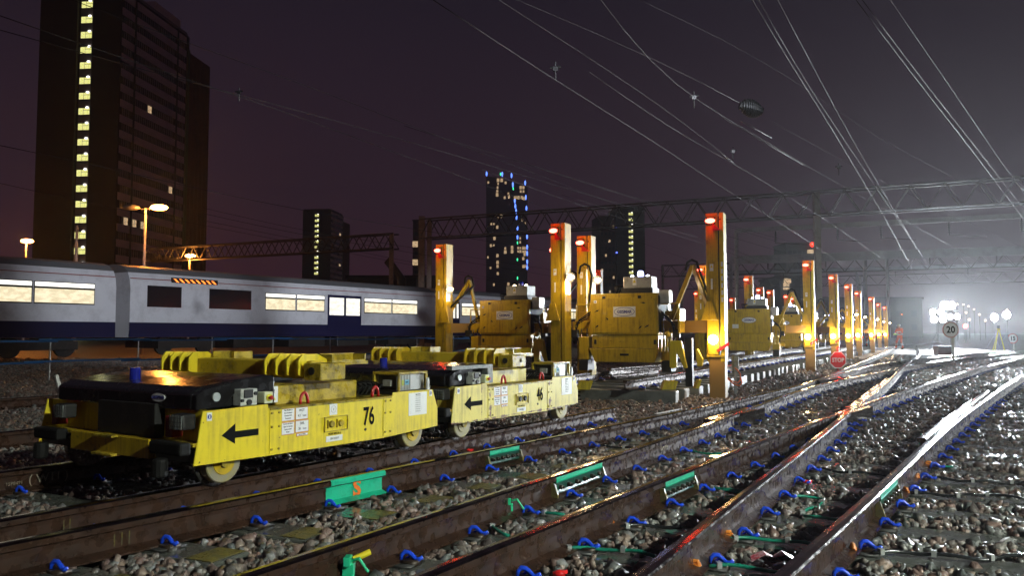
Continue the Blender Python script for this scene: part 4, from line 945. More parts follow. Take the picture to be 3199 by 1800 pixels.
# glass tower with coloured lights
gt = tag(empty('glass_tower', (-23, 700, 0)), 'distant glass tower with blue and green light strips and scattered warm windows', 'tower'); GG = mat('dark_tower_glass', (.05, .022, .028), .45)
MB().prism([(0, 0), (36.6, 0), (36.6, 131), (9.8, 139.5), (0, 140.5)], lambda p, t: (p[0], t, p[1]), 0, 25).build('glass_body', GG, gt)
def gpt(x, y): v = atY(1300 + x / 2.862, 500 + y / 2.862, 699.7); return v - Vector((-23, 700, 0))
for k, (cl, pts) in enumerate((('blue', [(865, 220), (882, 365), (887, 412), (894, 458), (898, 512), (906, 607), (906, 690), (975, 205), (980, 333), (986, 430), (992, 685), (993, 780), (993, 835), (993, 910), (993, 960), (770, 127), (853, 138), (630, 122)]),
                             ('green', [(868, 255), (906, 740), (905, 890), (906, 1057), (755, 125)]))):
    mm = emit('tower_led_' + cl, (.12, .25, 1) if cl == 'blue' else (.05, 1, .35), 3.2); first = None
    for i, (x, y) in enumerate(pts):
        q = gpt(x, y); big = 1.0 if x in (905, 906, 898, 887, 865) else .6
        f = MB().ball((0, 0, 0), 1, n=8, m=6, sc=(.75 * big, .3, 2.3 * big)).build('led_strip', mm, gt, smooth=True) if first is None else dup(first)
        first = first or f; f.location = q
f0 = None
for i, (x, y) in enumerate([(733, 180), (733, 212), (728, 245), (726, 275), (724, 310), (765, 180), (800, 203), (825, 300), (792, 335), (830, 330), (885, 335), (900, 335), (915, 335), (945, 335), (965, 345), (935, 245), (960, 245), (935, 280), (960, 280), (728, 508), (762, 502), (695, 572), (672, 572), (725, 600), (950, 540), (975, 565),
                           (695, 762), (668, 765), (797, 790), (797, 822), (858, 782), (858, 818), (912, 787), (932, 787), (912, 818), (932, 818), (957, 787), (975, 787), (957, 820), (975, 820), (970, 845), (958, 882), (727, 855), (728, 915), (728, 952), (665, 965), (960, 952), (978, 950), (730, 1015), (695, 1115), (825, 1110), (930, 700), (930, 735), (645, 200), (642, 870), (700, 700)]):
    q = gpt(x, y)
    if f0 is None: f0 = MB().b2((-1.1, -.4, -1.5), (1.1, .2, 1.5)).build('window', WRM, gt); f = f0
    else: f = dup(f0)
    f.location = q; s = .55 + .5 * rnd(); f.scale = (s, 1, s)
f0 = None
for k in range(36):
    z = 6 + k * 3.6; MB().b2((.3, -.35, z), (36.3, -.02, z + .35)).build('floor_edge', TD1, gt) if k % 2 == 0 else None
# low buildings on the horizon behind the tracks
def block(label, x0, x1, ytop, Y, m, wins=(), name='building'):
    a, b = atY(x0, ytop, Y), atY(x1, ytop, Y); o = tag(empty(name, (a.x, Y, 0)), label, 'building')
    MB().b2((0, 0, -.04), (b.x - a.x, 14, a.z)).build('wall', m, o); MB().b2((-.3, -.3, a.z), (b.x - a.x + .3, 14.3, a.z + .5)).build('roof_edge', TD1, o)
    for x, y, w in wins:
        q = atY(x, y, Y); MB().box((q.x - a.x, -.06, q.z), (w, .1, w * 1.1)).build('window', WRM, o)
    k = 0
    for xx in np.arange(1.5, b.x - a.x - 1, (b.x - a.x) / 7):
        for zz in np.arange(2.5, a.z - 2, max(3.2, a.z / 6)): MB().box((xx, -.045, zz), (1.3, .07, 1.4)).build('window', DWN, o)
    return o
block('dark stepped building with two warm windows behind the far footbridge', 2455, 2562, 762, 300, TD1, [(2531, 790, 2.2), (2541, 790, 2.2), (2531, 797, 1.6)])
block('long low dark building at the end of the tracks', 2560, 2880, 935, 190, mat('dusky_brick', (.03, .018, .018), .9))
block('dark building with three small lit windows behind the badge gantry', 2438, 2500, 868, 170, TD1, [(2456, 878, 1.0), (2465, 878, .8), (2456, 895, 1.3)])
block('narrow block with two pale windows left of the steel signal tower', 1290, 1318, 690, 330, BRK, [(1297, 763, 2.2), (1297, 820, 2.2)])
block('low dark shed behind the train on the skyline', 1085, 1370, 870, 130, TD1)
for i, (x, y) in enumerate(((2538, 764),)):
    q = atY(x, y, 299); tag(MB().ball(q, .9).build('aviation_lamp', RED_S, smooth=True), 'tiny red aviation lamp on the stepped building roof', 'lamp')

# ------------------------------------------------------------------ orange street lamps
def lamp_post(px, top, Y, label, heads=((1, True),), lit=True, w=.10):
    q = atY(px, top, Y); H = q.z; o = tag(empty('street_lamp', (q.x, Y, 0)), label, 'street lamp', 'street lamps beyond the train')
    MB().tube([(0, 0, -.04), (0, 0, H * .4), (0, 0, H)], [w, w * .8, w * .6], n=10).build('post', mat('pale_lamp_post', (.40, .38, .36), .5), o)
    for s, on in heads:
        MB().tube([(0, 0, H - .06), (s * .35, 0, H + .0)], .04, n=8).build('bracket', GALV, o)
        MB().ball((s * .75, -.05, H + .04), .26, sc=(1.9, 1.2, .62)).build('lamp_head', GALV if not on else SOD_L, o, smooth=True)
        if on: light('POINT', (s * .75, -.5, H - .2), 850, (1, .33, .05), o, .25, 'sodium_light')
lamp_post(455, 651, 43, 'double-headed street lamp with only its outer head lit, over the train roof', ((1, True), (-1, False)))
lamp_post(83, 755, 60, 'lit street lamp glowing near the picture edge under the big tower', ((.1, True),))
lamp_post(593, 801, 71, 'lit street lamp low over the train near the tower foot', ((.1, True),))
lamp_post(241, 706, 47, 'bare pale lamp post lit orange in front of the big tower', (), w=.13)

# ------------------------------------------------------------------ overhead line structures
def truss(label, a, b, h, w, n, cols=(), z=0, group='lattice overhead line gantries'):
    a, b = Vector(a), Vector(b); d = (b - a).normalized(); s = Vector((d.y, -d.x, 0)).normalized() * (w / 2); o = tag(empty('lattice_gantry'), label, 'gantry', group); L = (b - a).length
    for sg in (-1, 1):
        for zz in (0, -h): MB().bar(a + s * sg + Vector((0, 0, zz)), b + s * sg + Vector((0, 0, zz)), .10, .10).build('chord', DSTEEL, o)
    f = None; st = L / n
    for sg in (-1, 1):
        for i in range(n):
            p0 = a + d * (st * i) + s * sg; p1 = a + d * (st * (i + .5)) + s * sg; p2 = a + d * (st * (i + 1)) + s * sg
            if f is None: f = MB().bar(Vector((0, 0, -h)), d * (st * .5), .06, .06).build('brace', DSTEEL, o); g = MB().bar(Vector((0, 0, 0)), d * (st * .5) + Vector((0, 0, -h)), .06, .06).build('brace', DSTEEL, o); ff, gg = f, g
            else: ff, gg = dup(f), dup(g)
            ff.location = p0; gg.location = p1
    for t_ in cols:
        p = a + d * (L * t_); MB().box((p.x, p.y, (p.z) / 2), (.32, .32, p.z)).build('column', mat('pale_column', (.26, .24, .21), .6, dirt=(.15, .13, .11), amt=.4, scale=2), o)
    return o
truss('lattice overhead gantry running behind the train to a pale column', (-33.5, 72.9, 8.8), (-9.0, 61.4, 8.8), 1.15, .8, 18, cols=(.985,))
truss('long lattice overhead gantry high across the middle of the picture', (-6.3, 56, 9.1), (33.5, 38.6, 9.3), 1.35, 1.0, 26, cols=(.012, .6))
truss('far lattice gantry low over the distant gantries', (19, 100, 9.6), (62, 82, 9.6), 1.4, 1, 22, cols=(0, .5, 1))
truss('farthest lattice gantry over the vanishing tracks', (30, 142, 10.5), (84, 118, 10.5), 1.6, 1.1, 22, cols=(0, .5, 1))
def girder(label, a, b, h, cols):
    a, b = Vector(a), Vector(b); o = tag(empty('portal_gantry'), label, 'gantry'); MB().bar(a, b, .3, h).build('girder', mat('pale_girder', (.30, .31, .33), .5, .2, dirt=(.2, .2, .2), amt=.4, scale=1), o)
    for t_ in cols:
        p = a + (b - a) * t_; MB().tube([(p.x, p.y, -.04), (p.x, p.y, p.z)], .16, n=10).build('column', GALV, o)
    for t_ in (.12, .3, .42, .6, .78, .92):
        p = a + (b - a) * t_; ins = MB(); ins.tube([(p.x, p.y, p.z - .1), (p.x, p.y, p.z - 1.1)], .045, n=7)
        for k in range(5): ins.tube([(p.x, p.y, p.z - .35 - k * .13), (p.x, p.y, p.z - .38 - k * .13)], .11, n=9)
        ins.build('insulator', BLKM, o); MB().bar((p.x, p.y, p.z - 1.05), (p.x + 2.2, p.y - .5, p.z - 1.25), .05, .05).build('registration_arm', DSTEEL, o)
    return o
girder('pale portal girder with hanging insulators across the upper tracks', (17, 60, 8.85), (39, 51, 9.0), .34, (0, 1))
girder('wide pale beam lower over the row of masts', (23.2, 84, 8.8), (52, 72, 8.8), .85, (0, .48, 1))
girder('thin far beam over the distant tracks', (24, 112, 9.4), (66, 95, 9.4), .5, (0, .5))
# round balance weight / insulator hanging from the wires
q = atz(2346, 338, 6.2); m = MB()
for k in range(9):
    t_ = (k - 4) / 4.5; r_ = .21 * math.sqrt(max(.1, 1 - t_ * t_ * .75)); m.tube([q + Vector((.045 * (k - 4) - .016, 0, -.012 * (k - 4))), q + Vector((.045 * (k - 4) + .016, 0, -.012 * (k - 4)))], r_, n=18)
m.tube([q + Vector((-.26, 0, .07)), q + Vector((.26, 0, -.07))], .09, n=10); ow = m.build('line_insulator', BLKM); tag(ow, 'dark ribbed barrel insulator hanging among the overhead wires', 'insulator')
WIRES = [
 ([(1340, -10), (1565, 143), (1750, 262), (2030, 432), (2100, 478), (2204, 553), (2370, 656), (2453, 707), (2651, 838)], 5.6, .014),
 ([(1545, -10), (1800, 150), (2100, 410 - 60), (2100, 350), (2293, 509)], 6.6, .010),
 ([(1850, 230), (2100, 410), (2293, 509), (2573, 683), (2700, 770)], 6.0, .014),
 ([(1870, -10), (2000, 190), (2124, 306), (2264, 364), (2400, 442), (2511, 514), (2742, 642), (2974, 770)], 6.0, .013),
 ([(2264, 372), (2337, 442), (2511, 516)], 5.7, .016), ([(2318, 380), (2410, 430)], 5.9, .02),
 ([(2419, 384), (2612, 490), (2728, 553), (2921, 644)], 6.6, .010),
 ([(2345, -10), (2467, 200), (2595, 391), (2675, 533), (2747, 649), (2825, 794)], 5.5, .015),
 ([(2365, -10), (2477, 200), (2583, 355), (2680, 500)], 5.8, .012),
 ([(2425, -10), (2535, 200), (2607, 335), (2699, 500), (2786, 644)], 6.4, .012),
 ([(2668, -10), (2825, 200), (3032, 463), (3210, 700)], 5.5, .014), ([(2688, -10), (2838, 195), (3045, 455), (3210, 668)], 5.6, .012),
 ([(2775, -10), (2921, 200), (3134, 516), (3210, 612)], 6.4, .011),
 ([(1620, 0), (1900, 110), (2153, 200 + 10), (2313, 322)], 6.5, .010), ([(2000, 0), (2300, 130), (2500, 260), (2720, 420), (2990, 560)], 7.4, .008),
 ([(1607, 500), (1848, 579), (2016, 631), (2200, 683), (2320, 715)], 7.6, .016), ([(1270, 395), (1607, 500)], 7.6, .012),
 ([(1510, 531), (1754, 622), (1964, 690), (2200, 762), (2310, 800), (2420, 868)], 5.9, .014), ([(1760, 610), (1960, 672), (2110, 722), (2300, 780), (2450, 850)], 6.0, .012),
 ([(-10, 45), (115, 92), (277, 150), (500, 228), (730, 285), (1000, 390), (1300, 500)], 7.4, .016), ([(200, -10), (277, 25), (387, 66), (580, 132), (900, 243), (1200, 360), (1510, 480)], 8.2, .014),
 ([(-10, 90), (240, 160), (400, 205), (580, 266), (747, 290), (900, 331), (1150, 405)], 6.9, .014), ([(-10, 452), (160, 480), (400, 540), (650, 597), (900, 650), (1200, 700)], 6.6, .02),
 ([(640, 651), (780, 682), (900, 712), (1200, 760)], 7.4, .02), ([(640, 668), (900, 726), (1195, 775)], 6.4, .02), ([(640, 690), (900, 742)], 7.0, .02),
 ([(-10, 570), (300, 640), (640, 705)], 7.0, .02)]
WL = ['rain-wet overhead wire sagging down the middle of the sky', 'thin upper wire joining a clamp left of the barrel insulator', 'overhead contact wire running to the far mast tops', 'overhead wire passing just under the barrel insulator',
 'short parallel jumper under the barrel insulator', 'short tube clamped near the barrel insulator', 'thin catenary running right from below the barrel insulator', 'bright steep contact wire plunging to the vanishing point', 'second steep wire close beside the bright contact wire', 'steep catenary right of the bright contact wire pair',
 'first of the steep wire pair near the top corner', 'second of the steep wire pair near the top corner', 'single steep wire outermost in the top corner', 'wire ending at the barrel insulator', 'faint high wire crossing the upper sky', 'pale wire crossing the slim tower block', 'faint wire continuing over the glass tower', 'lower pale wire meeting the tallest mast', 'parallel pale wire meeting the tallest mast',
 'faint wire across the big tower and plum sky', 'upper faint wire leaving the big tower roof', 'faint wire crossing the lit stair column', 'dim wire leaving the big tower at mid height', 'dim upper wire above the left lattice gantry', 'dim middle wire above the left lattice gantry', 'dim lower wire above the left lattice gantry', 'dim wire low across the big tower']
for i, (pts, H, r) in enumerate(WIRES):
    P_ = [atz(x, y, H) for x, y in pts]; Q = resample([(p.x, p.y) for p in P_], step=1.5, it=6, back=.1, fwd={0: 40, 2: 30, 3: 60, 4: 0, 5: 0, 6: 60, 7: 60, 8: 60, 9: 60, 10: 60, 11: 60, 12: 60, 13: 0, 1: 0, 15: 12, 17: 60, 18: 60}.get(i, 60))
    tag(MB().tube([(a, b, H) for a, b in Q], r * (.48 if pts[-1][0] > 2300 else .62), n=5).build('overhead_wire', WIREM, smooth=True), WL[i], 'wire', 'overhead line wires')
for i, (x, y, H) in enumerate(((747, 285, 7.4), (1735, 210, 6.0), (2168, 300, 6.2), (2290, 470, 6.2), (2620, 520, 6.0))):
    q = atz(x, y, H); m = MB().tube([q + Vector((0, 0, .10)), q + Vector((0, 0, -.26))], .016, n=6); m.box(q + Vector((0, 0, -.03)), (.09, .05, .08)); m.tube([q + Vector((-.10, 0, -.01)), q + Vector((.10, 0, .01))], .022, n=6)
    tag(m.build('wire_clamp', BLKM), ['dark clamp hanging between wires right of the big tower', 'dark clamp on the middle wire high in the sky', 'clamp with upright stub left of the barrel insulator', 'clamp under the barrel insulator', 'clamp where the steep wires cross'][i], 'wire clamp')
# colour light signal seen from behind, near the orange column
sg = tag(empty('railway_signal', (-9.2, 63, 0)), 'dark tilted signal head on a caged ladder post beside the pale column', 'signal')
MB().prism([(-1.0, 6.7), (-.55, 7.2), (.75, 5.4), (.75, 4.6), (.1, 4.6), (.1, 5.4)], lambda p, t: (p[0], t, p[1]), 0, .5).build('signal_head', BLKM, sg, bevel=.05); MB().tube([(.4, .3, -.03), (.4, .3, 5)], .12).build('post', DSTEEL, sg)
for k in range(6): MB().tube([(1.6 + .45 * k, .3, 3.2), (1.6 + .45 * k, .3, 5.6)], .03, n=5).build('cage_bar', DSTEEL, sg)
MB().tube([(1.4, .3, 5.6), (4.0, .3, 5.6)], .04, n=5).build('cage_rail', DSTEEL, sg)
stw = tag(empty('steel_mast'), 'heavy steel mast carrying the long lattice gantry by the signal', 'mast'); MB().box((-6.4, 56.2, 4.7), (.42, .42, 9.4)).build('post', mat('pale_column', (.26, .24, .21), .6), stw)

# ------------------------------------------------------------------ signs
SGN = mat('sign_white', (.62, .60, .56), .35); SRED = mat('sign_red', (.55, .012, .015), .3, coat=.3)
q = atz(2619, 1171, 0); st = tag(empty('stop_sign', (q.x, q.y, 0)), 'low red octagonal STOP board with a red lamp on top, standing between the rails', 'stop sign')
oc = lambda r: [(r * math.cos(rad(22.5 + 45 * i)), r * math.sin(rad(22.5 + 45 * i))) for i in range(8)]
MB().prism(oc(.235), lambda p, t: (p[0], t, .385 + p[1]), 0, .010).build('board_edge', WHT, st)
MB().prism(oc(.215), lambda p, t: (p[0], t, .385 + p[1]), -.004, -.001).build('board', SRED, st)
text('STOP', .155, (0, -.0055, .38), WHT, st, xs=.86, bold=.004, name='lettering')
MB().bar((0, .02, -.03), (0, .02, .70), .03, .03).build('post', REDP, st); MB().b2((-.09, -.06, -.04), (.10, .08, .06)).build('foot', YELG, st)
MB().prism([(.03, -.03), (.10, .0), (.05, .17)], lambda p, t: (p[0] + .03, t, p[1]), -.05, -.03).build('base_flag', WHT, st)
MB().ball((0, -.01, .70), .035).build('lamp', RED_S, st, smooth=True); light('POINT', (0, -.08, .70), 4, (1, .03, .01), st, .04, 'lamp_light')
def round_sign(px, py, rpx, num, base, label, ring):
    q = atz(px, base, 0); r = rpx * q.y / FPX; z = 1.1 + (1041 - py) * q.y / FPX; o = tag(empty('speed_sign', (q.x, q.y, 0)), label, 'speed sign')
    pts = [(r * math.cos(a), r * math.sin(a)) for a in [2 * math.pi * i / 32 for i in range(32)]]
    MB().prism(pts, lambda p, t: (p[0], t, z + p[1]), 0, .02).build('rim', ring, o)
    MB().prism([(a * .88, b * .88) for a, b in pts], lambda p, t: (p[0], t, z + p[1]), -.008, -.001).build('face', SGN, o)
    text(num, r * 1.15, (0, -.011, z - r * .02), INK, o, bold=.008, xs=.95)
    MB().tube([(.10, .06, -.03), (.10, .06, z + r * .5)], .05, n=10).build('post', mat('pale_post', (.45, .43, .38), .5), o); return o
round_sign(2973, 1031, 25, '20', 1137, 'round white board reading 20 on a post, faint red rim', mat('faded_red_rim', (.42, .16, .13), .5))
round_sign(3165, 1058, 15.5, '15', 1092, 'small round board reading 15 with a red rim, near the picture edge', SRED)
q = atz(2956, 1107, 0); o = MB().b2((-.42, 0, -.04), (.42, .5, .42)).build('equipment_case', mat('dark_red_case', (.10, .03, .03), .5), bevel=.02); o.location = (q.x, q.y, 0); tag(o, 'dark box-shaped equipment case behind the 20 board', 'case'); MB().b2((-.40, -.02, .36), (.40, 0, .40)).build('lid_edge', BLKM, o)

# ------------------------------------------------------------------ floodlights
def floodlight(px, py, Y, label, power, heads=2, hs=.17, group='tripod floodlights', toward=(-2, 8, 0), spread=.28):
    q = atY(px, py, Y); H = q.z; o = tag(empty('floodlight', (q.x, q.y, 0)), label, 'floodlight', group)
    for k in range(3):
        a = 2 * math.pi * k / 3 + .4; MB().tube([(math.cos(a) * .55, math.sin(a) * .55, -.03), (0, 0, H * .45)], .02, n=6).build('leg', GALV, o)
    MB().tube([(0, 0, H * .35), (0, 0, H)], .025, n=8).build('pole', GALV, o); MB().bar((-spread, 0, H), (spread, 0, H), .04, .04).build('crossbar', GALV, o)
    d = (Vector(toward) - Vector((q.x, q.y, H))); d.z = 0; d.normalize(); az = math.atan2(d.y, d.x) + math.pi / 2
    for i in range(heads):
        x = -spread + 2 * spread * i / max(1, heads - 1) if heads > 1 else 0
        h = MB().tube([(x, .10, H), (x, .05, H), (x, -.06, H)], [hs * .5, hs * .95, hs], n=16).build('lamp_head', BLKM, o); h.rotation_euler = (0, 0, 0)
        MB().tube([(x, -.0605, H), (x, -.09, H)], [hs * .95, hs * .6], n=16).build('lens', FLOOD_L, h)
    light('SPOT', (0, -.15, H), power, (.86, .94, 1), o, .25, 'floodlight_beam', rot=aim((0, -.15, H), (d.x * 20, d.y * 20, H - 1.5)), angle=rad(66), blend=1.)
    return o
FLP = 11000
floodlight(2960, 955, 60, 'tallest floodlight of the blazing cluster behind the 20 board', FLP * 2, 3, .30)
floodlight(2925, 975, 57, 'lower floodlight on the near side of the blazing cluster', FLP * .6, 2, .22)
floodlight(2930, 998, 52, 'lowest floodlight of the blazing cluster, left of the 20 board', FLP * .6, 2, .22)
floodlight(2978, 990, 63, 'rear floodlight of the cluster directly above the 20 board', FLP * .6, 2, .22)
floodlight(3105, 992, 55, 'single tripod floodlight left of the yellow tripod', FLP, 1, .26)
floodlight(3143, 984, 53, 'single tripod floodlight right of the yellow tripod', FLP, 1, .26)
floodlight(3560, 930, 27, 'strong tripod floodlight just outside the picture on the right', FLP * 1.3, 2, .26, spread=.5)
floodlight(3820, 960, 20, 'second tripod floodlight outside the picture on the right', FLP * .5, 2, .24, spread=.5)
# surveyor's yellow tripod
q = atz(3122, 1094, 0); o = tag(empty('survey_tripod', (q.x, q.y, 0)), 'yellow survey tripod standing between the two single floodlights', 'tripod')
for k, (dx, dy) in enumerate(((-.42, 0), (.40, .1), (.02, .5))): MB().bar((dx, dy, -.03), (dx * .08, dy * .08, 1.30), .05, .03).build('leg', mat('yellow_tripod', (.6, .52, .03), .4), o)
MB().box((0, .02, 1.35), (.16, .16, .10)).build('instrument_plate', YELG, o); MB().box((0, .02, 1.50), (.14, .12, .2)).build('instrument', BLKM, o, bevel=.02)
# far lamps of the yard
for i, (x, y, Y, c_) in enumerate(((2991, 951, 130, 'w'), (3010, 952, 140, 'w'), (3026, 957, 150, 'w'), (3043, 967, 150, 'w'), (3018, 977, 120, 'w'), (3060, 983, 120, 'w'), (2988, 981, 110, 'w'), (3078, 1002, 120, 'w'), (3146, 967, 150, 'w'), (3028, 999, 100, 'w'), (3016, 1019, 90, 'r'), (2817, 983, 160, 'o'), (1723, 782, 90, 'r'), (2771, 1124, 24, 'y'))):
    if c_ == 'y': continue
    q = atY(x, y, Y); r_ = .12 if c_ != 'r' else .24
    o = MB().ball((0, 0, 0), r_, n=8, m=6).build('distant_lamp', {'w': emit('far_warm_lamp', (1, .75, .5), 7), 'r': RED_L, 'o': emit('far_orange_lamp', (1, .25, .08), 4)}[c_], smooth=True); o.location = q
    MB().tube([(0, 0, -.1), (0, 0, -q.z - .04)], .05, n=5).build('post', DSTEEL, o)
    if c_ == 'w': tag(o, ['first and uppermost pale yard lamp right of the floodlight cluster', 'second pale yard lamp along the upper row from the cluster', 'third pale yard lamp along the upper row from the cluster', 'fourth pale yard lamp along the falling upper row', 'pale yard lamp in the lower row above the red signal lamp', 'pale yard lamp in the lower row nearest the single floodlights', 'pale yard lamp tucked beside the cluster above the 20 board', 'low pale yard lamp just before the single floodlights', 'tiny pale lamp directly above the two single floodlights', 'lowest pale yard lamp close over the red signal lamp'][i], 'lamp', 'distant yard lamps')
    else: tag(o, {'r': 'red signal lamp ' + ('low between the 20 board and the floodlights' if i == 10 else 'beside the head of the mast behind trolley 46'), 'o': 'tiny orange lamp above the standing worker'}[c_], 'lamp')

# ------------------------------------------------------------------ workers
def person(loc, rz, J, label, helmet=True, item=None):
    """J: joint positions (metres, facing -y)"""
    o = tag(empty('person', loc, rz), label, 'person')
    order = ['pelvis', 'chest', 'neck', 'head', 'shL', 'elL', 'haL', 'shR', 'elR', 'haR', 'hipL', 'knL', 'anL', 'toL', 'hipR', 'knR', 'anR', 'toR']
    rr = dict(pelvis=.155, chest=.175, neck=.065, head=.085, shL=.085, elL=.058, haL=.036, shR=.085, elR=.058, haR=.036, hipL=.105, knL=.075, anL=.06, toL=.045, hipR=.105, knR=.075, anR=.06, toR=.045)
    E_ = [('pelvis', 'chest'), ('chest', 'neck'), ('neck', 'head'), ('chest', 'shL'), ('shL', 'elL'), ('elL', 'haL'), ('chest', 'shR'), ('shR', 'elR'), ('elR', 'haR'), ('pelvis', 'hipL'), ('hipL', 'knL'), ('knL', 'anL'), ('anL', 'toL'), ('pelvis', 'hipR'), ('hipR', 'knR'), ('knR', 'anR'), ('anR', 'toR')]
    me = bpy.data.meshes.new('body'); me.from_pydata([J[k] for k in order], [(order.index(a), order.index(b)) for a, b in E_], [])
    b = bpy.data.objects.new('body', me); C.objects.link(b); b.parent = o; me.materials.append(HIVIS)
    sk = b.modifiers.new('skin', 'SKIN'); 
    if not me.skin_vertices: me.skin_vertices.new()
    for i, k in enumerate(order): me.skin_vertices[0].data[i].radius = (rr[k], rr[k] * (.75 if k in ('chest', 'pelvis') else 1)); me.skin_vertices[0].data[i].use_root = (i == 0)
    sk.use_smooth_shade = True; su = b.modifiers.new('sub', 'SUBSURF'); su.levels = 1; su.render_levels = 2
    h = Vector(J['head']); n_ = Vector(J['neck'])
    hd = MB().ball(h + Vector((0, -.01, .03)), .098, n=14, m=10, sc=(.82, 1, 1.18)).build('head', SKIN, o, smooth=True)
    MB().ball(h + Vector((0, -.112, .02)), .018, n=6, m=4, sc=(.7, 1, 1.3)).build('nose', SKIN, hd)
    for s in (-1, 1):
        MB().ball(h + Vector((s * .034, -.098, .045)), .010, n=6, m=4).build('eye', INK, hd); MB().ball(h + Vector((s * .082, 0, .03)), .02, n=6, m=4, sc=(.5, 1, 1.5)).build('ear', SKIN, hd)
    MB().b2(h + Vector((-.022, -.103, -.022)), h + Vector((.022, -.096, -.014))).build('mouth', REDI, hd)
    if helmet:
        hm = MB().ball(h + Vector((0, 0, .06)), .135, n=18, m=10, sc=(.92, 1.08, 1), z0=0); hm.prism([(-.09, -.13), (.09, -.13), (.07, -.19), (-.07, -.19)], lambda p, t: (h.x + p[0], h.y + p[1], h.z + t), .058, .07); hm.build('helmet', HELM, o, smooth=True)
    # reflective bands follow the limbs
    def band(a, b_, f, r_, w=.05):
        A, B_ = Vector(J[a]), Vector(J[b_]); p = A.lerp(B_, f); d = (B_ - A).normalized(); MB().tube([p - d * w / 2, p + d * w / 2], r_, n=14, cap=False).build('reflective_band', REFL, o, smooth=True)
    for k in 'LR':
        band('kn' + k, 'an' + k, .25, .095); band('kn' + k, 'an' + k, .50, .090); band('el' + k, 'ha' + k, .3, .066, .04)
    band('pelvis', 'chest', .25, .178); band('pelvis', 'chest', .80, .188)
    for k in 'LR':
        a_ = Vector(J['an' + k]); t_ = Vector(J['to' + k]); MB().tube([a_ + Vector((0, .03, -.03)), a_ + Vector((0, 0, -.05)), t_ + Vector((0, -.03, -.005))], [.062, .065, .045], n=8).build('boot', BLKM, o, smooth=True)
        hp = Vector(J['ha' + k]); el = Vector(J['el' + k]); d = (hp - el).normalized(); u = d.orthogonal().normalized(); v = d.cross(u)
        hm = MB().tube([hp - d * .01, hp + d * .04, hp + d * .085], [.030, .040, .034], n=8)
        for i in range(4): r0 = hp + d * .08 + u * (.027 - .018 * i); hm.tube([r0, r0 + d * (.035 + .006 * (i in (1, 2))), r0 + d * .05 + v * .02], [.0095, .009, .007], n=6)
        hm.tube([hp + d * .02 + u * .035, hp + d * .05 + u * .06, hp + d * .075 + u * .055 + v * .01], [.012, .010, .008], n=6); hm.build('hand', SKIN, o, smooth=True)
    return o
q = atz(2812, 1090, 0)
J1 = dict(pelvis=(0, .02, .95), chest=(0, -.02, 1.30), neck=(0, -.05, 1.48), head=(0, -.09, 1.58), shL=(.20, -.02, 1.40), elL=(.25, -.10, 1.12), haL=(.14, -.36, 1.08), shR=(-.20, -.02, 1.40), elR=(-.26, -.12, 1.12), haR=(-.16, -.38, 1.02),
          hipL=(.10, .02, .90), knL=(.13, -.02, .50), anL=(.15, .10, .10), toL=(.16, -.08, .05), hipR=(-.10, .02, .90), knR=(-.16, -.14, .50), anR=(-.20, -.16, .10), toR=(-.22, -.34, .05))
w1 = person((q.x, q.y, -.03), rad(-62), J1, 'worker in orange hi-vis and white helmet standing on the curved rails, holding a yellow tool')
o = MB().b2((-.05, -.62, 1.0), (.05, -.30, 1.10)).build('yellow_tool', mat('yellow_green_plastic', (.5, .62, .05), .4), bevel=.01); o.location = (q.x, q.y, -.03); o.rotation_euler = (0, 0, rad(-62)); tag(o, 'yellow-green tool held out by the standing worker', 'tool'); MB().tube([(0, -.40, 1.0), (0, -.40, .92)], .02).build('grip', BLKM, o)
q = atz(2714, 1082, 0)
J2 = dict(pelvis=(0, .20, .82), chest=(0, -.12, 1.02), neck=(0, -.28, 1.08), head=(0, -.38, 1.06), shL=(.20, -.16, 1.06), elL=(.22, -.26, .76), haL=(.12, -.36, .52), shR=(-.20, -.16, 1.06), elR=(-.22, -.24, .76), haR=(-.10, -.40, .50),
          hipL=(.11, .18, .80), knL=(.14, -.04, .46), anL=(.14, .10, .09), toL=(.15, -.08, .04), hipR=(-.11, .18, .80), knR=(-.15, .02, .45), anR=(-.15, .20, .09), toR=(-.16, .02, .04))
person((q.x, q.y, -.03), rad(150), J2, 'worker in orange hi-vis bending over between the last gantry feet')

